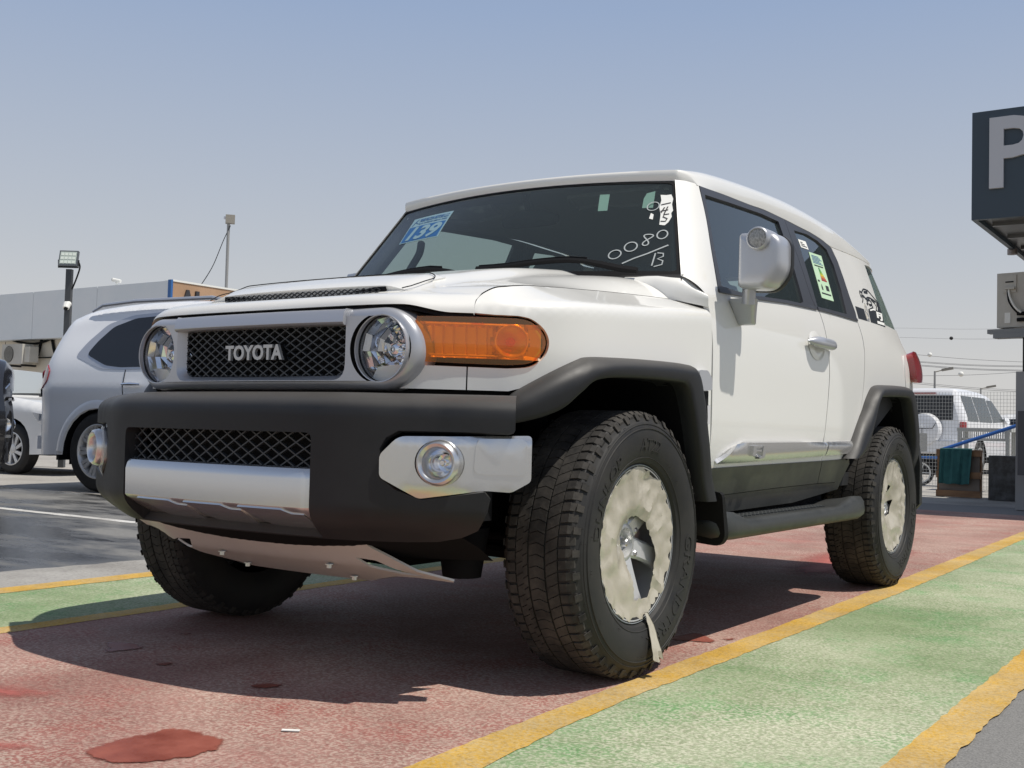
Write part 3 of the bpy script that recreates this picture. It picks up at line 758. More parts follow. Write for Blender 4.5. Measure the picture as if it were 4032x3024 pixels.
# rounded leading edge: two rows folded down to the glass
f0=rows[0]; pre=[]
for tt,bk in ((1.0,.030),(1.0,.006),(.55,-.003),(.2,-.004)):
    r_=[]
    xe=max(v.x for v in f0)
    for v in f0:
        a=max(-1,min(1,v.x/.641)); g_=Vector(Wd(a,1.0)); ax_=abs(v.x)
        gz=g_.z-.004 if ax_<=.641 else lerp(1.645,1.640,min(1,(ax_-.641)/(xe-.641)))
        fz=1-sstep(.66,xe,ax_)*.9
        r_.append(Vector((v.x,v.y+bk*fz,lerp(v.z,min(v.z,gz),tt))))
    pre.append(r_)
ROOF=grid('roof',pre+rows,M['white'],CAR,ang=55,thick=0)
inn=[[v+Vector((0,0,-.035)) for v in r if abs(v.x)<.72] for r in rows]
mn=min(len(r) for r in inn)
rr=[]
for k in range(0,57,4):
    s=lerp(.80,3.2,k/56); ze=interp(ZE,s)-.055
    rr.append([Vector((x,SD(s,1.6)[1]-.13*(1-sstep(.8,1.3,s))*(1-.6*(x/.66)**2),ze+.02*(1-(x/.66)**2)-.05*sstep(.5,.65,abs(x)))) for x in [-.65+.1*i for i in range(14)]])
grid('headliner',rr,M['headliner'],CAR)
# tailgate
tg=[]
for z in (.56,.75,.95,1.15,1.26,1.40,1.55,1.645): tg.append([SD(lerp(3.60,CB.s[-1],i/10),z) for i in range(11)]+[(-SD(lerp(3.60,CB.s[-1],1-i/10),z)[0],SD(lerp(3.60,CB.s[-1],1-i/10),z)[1],z) for i in range(1,11)])
TG=grid('tailgate',tg[:5],M['white'],CAR)
grid('rear_window',tg[4:],M['glass_side'],TG)
grid('roof_rear',[ [ (x,y,z) for x,y,z in tg[-1]],[(x*.98,y-.02,1.665) for x,y,z in tg[-1]],[(x*.9,y-.12,1.69) for x,y,z in tg[-1]]],M['white'],CAR)
mb=MB(); mb.box((-.84,3.33,.50),(.84,3.46,.72)); mb.make('rear_bumper',M['plastic'],CAR)
for sd in (1,-1): mb=MB(); mb.prism(roundp([(3.02,.66),(3.40,.66),(3.40,.76),(3.02,.76)],.01,2),lambda s,v:(sd*.86,s,v),lambda s,v:(sd*.895,s,v)); mb.make('bumper_corner',M['silver2'],CAR)
# ------------------------------------------------------------ windscreen
uvb=[(-1,0),(1,0),(1,1),(-1,1)]
WS=panel('windscreen',Wd,uvb,M['glass'],CAR,sp=.10,thick=0)
fi=roundp([(-.972,.075),(.972,.075),(.965,.965),(-.965,.965)],.06,4)
panel('screen_surround',lambda a,b:tuple(Vector(Wd(a,b))+Vector((0,-.002,.001))),[(-1,-.02),(1,-.02),(1,1.0),(-1,1.0)],M['gap'],WS,holes=[roundp([(-.984,.03),(.984,.03),(.984,.976),(-.984,.976)],.03,3)],sp=.05,thick=.004)
def WF(d): return lambda a,b,w=0: tuple(Vector(Wd(a,b))+Vector((0,-.86,.5))*(d+.0006*w))
# numbered sticker
def wquad(x0,x1,b0,b1):
    # rectangle in metres across the glass, skew-free
    return lambda u,v:(lerp(x0,x1,u)/lerp(.79,.641,lerp(b0,b1,v)),lerp(b0,b1,v))
def decal_on(name,q,poly,m,d,par,sp=.08):
    return panel(name,lambda u,v:WF(d)(*q(u,v)),poly,m,par,sp=sp,thick=.0005,outward=(0,-1,.6))
q=wquad(-.527,-.285,.518,.838)
ST=decal_on('number_sticker',q,[(0,0),(1,0),(1,1),(0,1)],M['pale_st'],.0015,WS)
decal_on('blue_field',q,[(.03,.035),(.965,.035),(.965,.63),(.03,.63)],M['blue_st'],.0022,ST)
text('sticker_number','139',lambda u,v,w:WF(.0028)(*q(lerp(.13,.93,u),lerp(.06,.60,v)),w),M['pale_st'],ST,bold=.035,shear=.22)
text('sticker_line','PRIME FALCON MOTORS L.L.C',lambda u,v,w:WF(.0022)(*q(lerp(.22,.95,u),lerp(.80,.93,v)),w),M['inkblue'],ST,bold=.03)
text('sticker_line','TEL: 04 - DUFREE RKT  JEBEL ALI - DUBAI',lambda u,v,w:WF(.0022)(*q(lerp(.22,.95,u),lerp(.69,.75,v)),w),M['inkblue'],ST,bold=.02)
V,F=stroke(lambda a,b,w:WF(.0022)(*q(a,b),w),[(.07,.68),(.09,.76),(.12,.85),(.17,.93)],.02); mesh('sticker_emblem',V,F,M['inkblue'],ST,False)
V,F=stroke(lambda a,b,w:WF(.0022)(*q(a,b),w),[(.11,.84),(.16,.79),(.20,.75)],.02); mesh('sticker_emblem',V,F,M['inkblue'],ST,False)
idq=lambda a,b:(a,b)
decal_on('white_patch',idq,[(.588,.667),(.639,.671),(.632,.864),(.575,.862)],M['mint'],-.003,WS)
decal_on('white_patch',idq,[(.821,.699),(.877,.704),(.887,.894),(.841,.868),(.826,.808)],M['mint'],-.003,WS)
PP=[(.912,.51),(.937,.505),(.955,.54),(.972,.60),(.970,.64),(.980,.67),(.976,.74),(.984,.80),(.975,.848),(.950,.84),(.918,.842),(.922,.78),(.912,.70),(.918,.62)]
PA=decal_on('paper_scrap',idq,PP,M['paper'],.0015,WS)
decal_on('paper_scrap',idq,[(.862,.575),(.880,.565),(.884,.62),(.870,.635)],M['paper'],.0015,WS)
def mark(P,w=.008,m='chalk',name='marker_number',par=WS,closed=False,d=.0018):
    # pen lines drawn in (x metres, b) so that strokes keep an even width
    fn=lambda x,y,w_:WF(d)(x/lerp(.79,.641,y/.46),y/.46,w_)
    V,F=stroke(fn,P,w,closed); return mesh(name,V,F,M[m],par,False)
def pt(a,b): return (a*lerp(.79,.641,b),b*.46)
def oval(c,rx,ry,t=0,n=22):
    c=pt(*c); return [(c[0]+rx*math.cos(a)*math.cos(t)-ry*math.sin(a)*math.sin(t),c[1]+rx*math.cos(a)*math.sin(t)+ry*math.sin(a)*math.cos(t)) for a in [2*math.pi*i/n for i in range(n)]]
mark(oval((.712,.193),.021,.020,.4),.0044,closed=True); mark(oval((.783,.272),.021,.022,.5),.0044,closed=True)
c=pt(.856,.345)
mark([(c[0]+.017*math.sin(2*t)*(.75+.25*math.sin(t)),c[1]+.027*math.sin(t+.0)) for t in [2*math.pi*i/30 for i in range(30)]],.0044,closed=True)
mark(oval((.926,.405),.017,.021,.2),.0044,closed=True); mark(oval((.881,.71),.020,.022),.0036,closed=True)
mark([pt(.748,.102),pt(.80,.155),pt(.86,.205),pt(.90,.245),pt(.952,.296)],.0056)
c=pt(.904,.144)
mark([(c[0]-.016,c[1]+.03),(c[0]-.012,c[1]-.028)],.0044)
mark([(c[0]-.010,c[1]+.032),(c[0]+.010,c[1]+.030),(c[0]+.014,c[1]+.016),(c[0]-.002,c[1]+.004),(c[0]+.018,c[1]-.004),(c[0]+.020,c[1]-.022),(c[0]-.004,c[1]-.032)],.0044)
def ink(P): return mark(P,.0042,'ink','ink_number',PA,False,.0026)
c=pt(.938,.585); ink([(c[0]+.010,c[1]+.020),(c[0]-.006,c[1]+.016),(c[0]-.006,c[1]+.004),(c[0]+.010,c[1]-.004),(c[0]+.008,c[1]-.018),(c[0]-.008,c[1]-.018)])
c=pt(.938,.665); ink([(c[0]-.012,c[1]-.004),(c[0]+.012,c[1]+.004)]); ink([(c[0]-.004,c[1]+.016),(c[0]-.008,c[1]-.012)]); ink([(c[0]+.006,c[1]+.02),(c[0]+.004,c[1]-.02)])
c=pt(.945,.74); ink([(c[0]-.014,c[1]-.006),(c[0]+.016,c[1]+.006)])
# wipers
for x0,x1 in ((.66,.05),(.05,-.55)):
    mb=MB(); 
    P=[Vector((lerp(x0,x1,t),.36+.14*(lerp(x0,x1,t)/.79)**2-.035,1.262+.012+.014*math.sin(math.pi*min(1,t*1.2))+.030*sstep(0,.4,t))) for t in [i/10 for i in range(11)]]
    mb.tube(P,[.013]*3+[.010]*8,6); mb.tube([p+Vector((0,.018,.012)) for p in P[3:]],.006,5)
    mb.make('wiper',M['gap'],CAR,True)
cw=[]
for d,z in ((-.02,1.238),(-.005,1.262),(.02,1.266)):
    cw.append([(a*.80,.36+.14*a*a+d,z) for a in [i/12-1 for i in range(25)]])
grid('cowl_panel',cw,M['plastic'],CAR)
# ------------------------------------------------------------ grille surround
HX,HY,HZ=.464,-.657,.929
def capd(x,z,hx=HX): return math.hypot(max(0,abs(x)-hx),z-HZ)
def bezy(x): return -.700+.030*(abs(x)/.464)**2.4
OR=.113
def BZ(x,z):
    y=bezy(x); d=OR-capd(x,z); r=.022
    if d<r: y+=r-math.sqrt(max(0,r*r-(r-d)**2))
    # hollow round each lamp
    q=math.hypot(abs(x)-HX,z-HZ)
    return (x,y,z)
def capsule(r,n=22,hx=HX): return [(hx+r*math.cos(a),HZ+r*math.sin(a)) for a in [-math.pi/2+math.pi*i/n for i in range(n+1)]]+[(-hx+r*math.cos(a),HZ+r*math.sin(a)) for a in [math.pi/2+math.pi*i/n for i in range(n+1)]]
LR=.0955
holeR=[(HX+LR*math.cos(a),HZ+LR*math.sin(a)) for a in [2*math.pi*i/44 for i in range(44)]]
holeL=[(-x,z) for x,z in holeR]
GO=roundp([(-.352,.842),(.352,.842),(.352,1.030),(-.352,1.030)],[.045,.045,.006,.006],5)
EDR=.024
GB=panel('grille_surround',lambda x,z:(x,bezy(x),z),capsule(OR-EDR,40),M['silver'],CAR,holes=[holeR,holeL,GO] if False else [GO],sp=.013,thick=0,outward=(0,-1,0),ang=60) if False else None
LR2=OR-EDR
def ringcap(off,dy,n=40): return [(a,bezy(a)+dy,b) for a,b in capsule(OR-EDR+off,n)]
# flat face between the lamps, ending where the lamp rings begin
c0=math.sqrt(max(0,LR**2-0)); 
face=[]
zt_=HZ+OR-EDR; zb_=HZ-OR+EDR
GB=panel('grille_surround',lambda x,z:(x,bezy(x)-.0,z),[(-HX,zb_),(HX,zb_)]+[(HX-.0965*math.cos(a),HZ+.0965*math.sin(a)) for a in [lerp(-1.17,1.17,i/16) for i in range(17)]]+[(HX,zt_),(-HX,zt_)]+[(-HX+.0965*math.cos(a),HZ+.0965*math.sin(a)) for a in [lerp(1.17,-1.17,i/16) for i in range(17)]],M['silver'],CAR,holes=[GO],sp=.014,thick=0,outward=(0,-1,0),ang=60)
rows=[]
for k in range(9):
    a=math.pi/2*k/8; rows.append(ringcap(EDR*math.sin(a),EDR*(1-math.cos(a))))
rows.append(ringcap(EDR+.003,.05)); rows.append(ringcap(EDR+.004,.12))
grid('surround_edge',rows,M['silver'],GB,closed=True,ang=60)
# bevelled funnel into the grille opening
GI=roundp([(-.334,.856),(.334,.856),(.334,.996),(-.334,.996)],[.035,.035,.006,.006],5)
rows=[]
for t in (0,.35,.7,1): rows.append([(lerp(a[0],b[0],t),lerp(bezy(a[0])+.0,bezy(b[0])+.028,t**1.3),lerp(a[1],b[1],t)) for a,b in zip(GO,GI)])
grid('opening_bevel',rows,M['silver'],GB,closed=True,ang=50)
# visor bar over the mesh
mb=MB(); rr=[]
for z,d in ((1.040,.014),(1.036,-.004),(1.028,-.010),(1.002,-.014),(.997,-.010),(.994,.0),(.994,.03)):
    rr.append([(x,bezy(x)+d,z) for x in [-.3515+.703*i/16 for i in range(17)]])
VB=grid('visor_bar',rr,M['silver'],GB,ang=40)
for sd in (1,-1): mb=MB(); mb.prism([(-.0,1.040),(-.010,1.028),(-.014,1.002),(-.008,.994),(.03,.994),(.03,1.040)],lambda u,v:(sd*.3515,bezy(.3515)+u,v),lambda u,v:(sd*.3495,bezy(.35)+u,v)); mb.make('visor_end',M['silver'],GB)
lattice('grille_mesh',-.334,.334,.857,.995,.0425,.0245,lambda x,z:(x,bezy(x)+.026,z),.0034,.010,M['mesh'],GB)
mb=MB(); mb.box((-.36,-.60,.84),(.36,-.59,1.03)); mb.make('grille_backing',M['gap'],GB)
def toy(u,v,w): x=lerp(-.117,.120,u); return (x,bezy(x)+.018-.016*w,lerp(.901,.946,v))
text('badge_letters','TOYOTA',toy,M['letter'],GB,bold=.035)
tb=MB(); 
def toyb(u,v,w): x=lerp(-.121,.124,u); return (x,bezy(x)+.022-.010*w,lerp(.898,.949,v))
text('badge_base','TOYOTA',toyb,M['gap'],GB,bold=.07)
# ------------------------------------------------------------ headlights
for sd in (1,-1):
    mb=MB(); 
    V,F=lathe([(.0005,.0895),(.0,.0925),(.003,.0925),(.010,.0920),(.030,.0915),(.05,.0905)],(sd*HX,bezy(HX)+.0,HZ),'y',48); HL=mesh('headlight',V,F,M['silver'],CAR,True,50)
    rr=[]
    for i in range(0,9):
        t=i/8; r=lerp(.0,.091,t); rr.append([(sd*HX+r*math.sin(a),-.560-.075*t**2,HZ+r*math.cos(a)) for a in [2*math.pi*k/18 for k in range(18)]])
    # faceted bowl: each facet tilted a little differently
    mbf=MB(); rf=random.Random(3)
    for i in range(2,8):
        n=11
        for k in range(n):
            a0=2*math.pi*k/n;a1=2*math.pi*(k+1)/n
            if i>=5: a0+=.1;a1+=.1
            q=[]
            dy=[rf.uniform(-.0035,.0035) for _ in range(4)]
            for (t,a),e in zip(((i/8,a0),(i/8,a1),((i+1)/8,a1),((i+1)/8,a0)),dy):
                r=.091*t; q.append((sd*HX+r*math.sin(a),-.560-.078*t**2+e*(1 if t<.99 else 0),HZ+r*math.cos(a)))
            mbf.add(q,[(0,1,2,3)])
    mbf.make('reflector',M['reflector'],HL,fix=False)
    V,F=lathe([(.012,.024),(.0,.0)],(sd*HX,-.563,HZ),'y',24); mesh('bowl_centre',V,F,M['reflector'],HL)
    V,F=lathe([(-.052,.0),(-.052,.010),(-.047,.018),(-.030,.0205),(.0,.0205)],(sd*HX,-.565,HZ),'y',28); mesh('bulb_shield',V,F,M['chrome'],HL,True,40)
    V,F=lathe([(-.0545,.005),(-.0545,.009),(-.052,.009)],(sd*HX,-.565,HZ),'y',20); mesh('shield_ring',V,F,M['silver'],HL)
    prof=[(-.020*(1-(r/.0915)**2)+.0,r) for r in [0,.02,.04,.06,.075,.085,.0915]]
    V,F=lathe(prof,(sd*HX,-.652,HZ),'y',48); mesh('lens',V,F,M['lens'],HL,True,60)
    mb=MB()
    for k in range(34):
        a=math.pi+sd*0+ lerp(-1.25,1.25,k/33); 
        for rr_ in ((.074,.089),):
            x0=sd*HX+rr_[0]*math.cos(a);z0=HZ+rr_[0]*math.sin(a);x1=sd*HX+rr_[1]*math.cos(a);z1=HZ+rr_[1]*math.sin(a)
            mb.tube([(x0,-.652,z0),(x1,-.646,z1)],.0011,4)
    mb.make('lens_flutes',M['lens'],HL)
    V,F=lathe([(.0,.0955),(-.004,.0945),(-.004,.0915),(.004,.0905)],(sd*HX,-.650,HZ),'y',48); mesh('lens_seal',V,F,M['gap'],HL)
# dark filler behind the nose, under the hood lip and over the bumper
mb=MB(); mb.box((-.66,-.44,.60),(.66,-.40,1.0)); mb.make('nose_backing',M['gap'],CAR)
pts=[]
rr=[]
for z,d in ((.775,.0),(.826,.0)): rr.append([offs(SF,lerp(CB.s[0],-.47,i/24),z,-.03) for i in range(25)])
for sd in (1,-1): grid('nose_skirt',rr,M['gap'],CAR,sd)
rr=[]
for z,d in ((.80,-.15),(1.045,-.15)): rr.append([offs(SF,lerp(CB.s[0],-.70,i/24),z,d) for i in range(25)])
for sd in (1,-1): grid('nose_panel',rr,M['gap'],CAR,sd)
# ------------------------------------------------------------ front bumper
CBM=[(0,-.862),(.12,-.860),(.24,-.853),(.34,-.843),(.40,-.834),(.46,-.818),(.53,-.787),(.62,-.737),(.72,-.681),(.80,-.636),(.862,-.596)]
CBM=catmull(CBM,6)
class Plan:
    def __init__(s,P):
        s.P=P; s.L=[0]
        for a,b in zip(P,P[1:]): s.L.append(s.L[-1]+math.hypot(b[0]-a[0],b[1]-a[1]))
    def at(s,t):
        sg=1 if t>=0 else -1; t=abs(t); L=s.L
        if t>=L[-1]: i=len(L)-2
        else: i=max(0,next(k for k in range(len(L)) if L[k]>t)-1)
        f=(t-L[i])/(L[i+1]-L[i]); a,b=s.P[i],s.P[i+1]; l=math.hypot(b[0]-a[0],b[1]-a[1])
        return (sg*lerp(a[0],b[0],f),lerp(a[1],b[1],f),sg*(b[1]-a[1])/l,-(b[0]-a[0])/l)
PB=Plan(CBM); BL=PB.L[-1]
def bprof(v):
    # v is a running length down the section: returns (set-back, z)
    tab_i=[(-.16,.150),(-.075,.075),(-.04,.046),(-.005,.020),(.018,.006),(.045,.0),(.28,.0),(.31,.010),(.40,.075)]
    tab_z=[(-.16,.809),(-.075,.804),(-.04,.797),(-.005,.785),(.018,.770),(.045,.746),(.28,.505),(.31,.475),(.40,.415)]
    return interp(tab_i,v),interp(tab_z,v)
def BF_(t,v,d=0):
    x,y,nx,ny=PB.at(t); i,z=bprof(v); e=d-i
    # corner drop-off towards the wheel at the bottom
    return (x+nx*e,y+ny*e,z)
def vz(z): 
    a,b=-.16,.40
    for _ in range(40):
        m_=(a+b)/2
        if bprof(m_)[1]>z: a=m_
        else: b=m_
    return (a+b)/2
def tx(x): 
    a,b=0,BL
    for _ in range(40):
        m_=(a+b)/2
        if PB.at(m_)[0]<x: a=m_
        else: b=m_
    return (a+b)/2
t38=tx(.383); vt=vz(.697); vb=vz(.606)
open_=roundp([(-t38,vt),(t38,vt),(t38,.392),(-t38,.392)],[.02,.02,.002,.002],4)
half=[(BL,-.16),(BL,vz(.716)),(BL-.004,vz(.708)),(tx(.603),vz(.708)),(tx(.575),vz(.690)),(tx(.560),vz(.66)),(tx(.566),vz(.585)),(tx(.60),vz(.555)),(tx(.66),vz(.532)),(tx(.80),vz(.557)),(tx(.812),vz(.54)),(tx(.805),vz(.50)),(tx(.785),.335),(tx(.745),.37),(tx(.69),.392),(tx(.62),.398)]
out=half+[(-a,b) for a,b in reversed(half)]
podi=[(.575,.655),(.615,.697),(.66,.7),(BL-.012,.7),(BL-.012,.56),(.80,.543),(.665,.525),(.585,.59)]
podR=[(tx(a) if a<.86 else BL-.012,vz(b)) for a,b in podi]
podR=roundp([(tx(.560),vz(.66)),(tx(.603),vz(.708)),(BL+.0-.004,vz(.708)),(BL-.004,vz(.545)),(tx(.66),vz(.522)),(tx(.566),vz(.585))],.02,4)
podL=[(-a,b) for a,b in podR]
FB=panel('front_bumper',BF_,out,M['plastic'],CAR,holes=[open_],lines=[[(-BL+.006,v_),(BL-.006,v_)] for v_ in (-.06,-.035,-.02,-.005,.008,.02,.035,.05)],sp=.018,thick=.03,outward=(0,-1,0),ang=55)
# recess walls of the opening and the pods
for L in (open_,):
    rr=[]
    for d,k in ((0,0),(-.035,.006),(-.06,.008)): rr.append([BF_(t*(1-k*2),v,d) for t,v in L])
    grid('opening_wall',rr,M['plastic'],FB,closed=True,ang=50)
podR=[(BL-.004,vz(.708)),(tx(.603),vz(.708)),(tx(.575),vz(.690)),(tx(.560),vz(.66)),(tx(.566),vz(.585)),(tx(.60),vz(.555)),(tx(.66),vz(.532)),(tx(.80),vz(.557))]
for L in (podR,[(-a,b) for a,b in podR]):
    rr=[]
    ct=sum(a for a,b in L)/len(L); cv=sum(b for a,b in L)/len(L)
    for d,k in ((0,0),(-.016,.05),(-.03,.06)): rr.append([BF_(lerp(t,ct,k),lerp(v,cv,k),d) for t,v in L])
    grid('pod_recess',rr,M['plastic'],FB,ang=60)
zA,zB=.604,.695
lattice('bumper_mesh',-.385,.385,.606,.70,.056,.0335,lambda x,z:(x,PB.at((1 if x>=0 else -1)*tx(abs(x)))[1]+.030,z),.0036,.010,M['mesh'],FB)
mb=MB(); mb.box((-.42,-.74,.46),(.42,-.73,.72)); mb.make('bumper_backing',M['gap'],FB)
# silver lower plate in the middle of the bumper
rows=[]
for z,i in ((.606,.035),(.6055,.012),(.602,.004),(.594,-.002),(.583,-.006),(.575,-.008),(.50,-.006),(.493,.0),(.470,.040),(.435,.105),(.432,.125)):
    row=[]
    for k in range(41):
        x=lerp(-.381,.381,k/40); e=1 if abs(x)<.37 else lerp(1,0,(abs(x)-.37)/.011)
        t=(1 if x>=0 else -1)*tx(abs(x)); y=PB.at(t)[1]
        row.append((x,y+i+.012*(1-e),z))
    rows.append(row)
PL=grid('bumper_plate',rows,M['silver2'],FB,ang=28)
# three stepped embossings on the plate's underside slope
def plate(x,q,d=0):
    z=lerp(.489,.437,q); i=lerp(.008,.100,q); y=PB.at((1 if x>=0 else -1)*tx(abs(x)))[1]
    return (x,y+i-.52*d-.001,z-.86*d*.5)
for x0 in (-.30,-.08,.14):
    mb=MB(); P=[(x0,-.10),(x0+.155,-.10),(x0+.175,.12),(x0+.215,.12),(x0+.215,.98),(x0+.055,.98)]
    panel('plate_step',lambda a,b:plate(a,b,.006),roundp(P,.008,2),M['silver2'],PL,sp=.03,thick=.008,outward=(0,-.5,-1))
# corner pods with fog lamps
for sd in (1,-1):
    tE=BL
    CP=Plan(catmull([(.45,-.832),(.56,-.780),(.66,-.722),(.745,-.668),(.775,-.642),(.80,-.618),(.845,-.582),(.886,-.553)],6))
    def PF(t,z,d=0):
        x,y,nx,ny=CP.at(t); e=d; 
        if z<.56: e-=(.56-z)*.35
        if z>.685: e-=(z-.685)*.5
        return (x+nx*e,y+ny*e,z)
    def ptx(x):
        a,b=0,CP.L[-1]
        for _ in range(40):
            m_=(a+b)/2
            if CP.at(m_)[0]<x: a=m_
            else: b=m_
        return (a+b)/2
    EL=CP.L[-1]
    o=roundp([(ptx(.566),.645),(ptx(.608),.694),(ptx(.75),.697),(EL-.0,.703),(EL,.585),(EL-.05,.556),(ptx(.79),.560),(ptx(.655),.535),(ptx(.567),.588)],[.012,.02,.02,.012,.01,.01,.02,.01,.012],4)
    fc=(ptx(.700),.628); FR_=.064
    hole=[(fc[0]+FR_*math.cos(a),fc[1]+.060*math.sin(a)) for a in [2*math.pi*i/32 for i in range(32)]]
    BC=panel('bumper_corner',PF,o,M['silver2'],CAR,holes=[hole],sp=.014,thick=.045,side=sd,outward=(.5,-1,0),ang=50)
    # raised patch on the flank
    pat=roundp([(ptx(.775),.692),(EL-.012,.695),(EL-.012,.60),(ptx(.77),.602)],.02,4)
    panel('flank_patch',lambda t,z:PF(t,z,.003),pat,M['silver2'],BC,sp=.03,thick=.006,side=sd,outward=(.7,-1,0))
    # fog lamp: proud ring, cup, lens
    x,y,nx,ny=CP.at(fc[0]); c=Vector((x,y,fc[1])); ax=Vector((nx*.55,ny*.55-.45,0)).normalized(); ex=Vector((-ax.y,ax.x,0)); ez=Vector((0,0,1))
    def ringrows(prof,n=36): return [[c+ax*h+ex*r*math.cos(a)+ez*r*math.sin(a) for a in [2*math.pi*i/n for i in range(n)]] for h,r in prof]
    FG=grid('fog_lamp',ringrows([(-.02,.0605),(.006,.060),(.022,.056),(.027,.050),(.024,.043),(.014,.038),(-.02,.035)]),M['silver2'],BC,sd,closed=True,ang=50)
    grid('lamp_cup',ringrows([(-.014,.0355),(-.030,.033),(-.045,.022),(-.052,.0)]),M['reflector'],FG,sd,closed=True)
    grid('lens',ringrows([(-.006,.036),(-.001,.028),(.003,.014),(.004,.0005)]),M['lens'],FG,sd,closed=True)
    grid('bulb_shield',ringrows([(-.052,.009),(-.022,.009),(-.018,.006),(-.018,.0)],14),M['chrome'],FG,sd,closed=True)
    # end cap joining bumper to flare and a shadow box behind
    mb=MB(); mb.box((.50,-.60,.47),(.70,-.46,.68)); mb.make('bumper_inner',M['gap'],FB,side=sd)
# lower valance (dark) and skid plate
rr=[]
for z,i in ((.43,.10),(.40,.17),(.36,.24)): rr.append([(PB.at(lerp(-BL*.80,BL*.80,k/24))[0],PB.at(lerp(-BL*.80,BL*.80,k/24))[1]+i,z) for k in range(25)])
grid('valance',rr,M['liner'],FB)
def SKF(x,y):
    q=max(0,y+.668-.013*min(1,(abs(x)/.42))**2)
    z=(.395-.90*q) if q<.075 else .3275-.41*(q-.075)
    return (x,y,z+.050*sstep(-.40,-.60,x)+.004*sstep(.010,.0,q))
sk=[(.0,-.668),(.30,-.664),(.42,-.655),(.468,-.628),(.545,-.578),(.625,-.522),(.612,-.508),(.50,-.515),(.40,-.500),(.32,-.465),(.25,-.425),(-.25,-.425),(-.32,-.465),(-.40,-.500),(-.52,-.540),(-.60,-.580),(-.615,-.600),(-.50,-.645),(-.42,-.655),(-.30,-.664)]
hs_=roundp([(.345,-.612),(.415,-.604),(.475,-.575),(.540,-.532),(.45,-.535),(.39,-.562)],.006,2)
SKP=panel('skid_plate',SKF,sk,M['skid'],CAR,holes=[hs_,[(-a,b) for a,b in hs_]],sp=.022,thick=.006,outward=(0,-.3,-1))
for x,y in ((.225,-.585),(.226,-.478),(-.225,-.585),(-.226,-.478)):
    V,F=lathe([(-.012,.0),(-.012,.008),(-.002,.008),(-.002,.013),(.0,.013)],(x,y,SKF(x,y)[2]-.004),'z',6); mesh('skid_bolt',V,F,M['steel'],SKP,False)
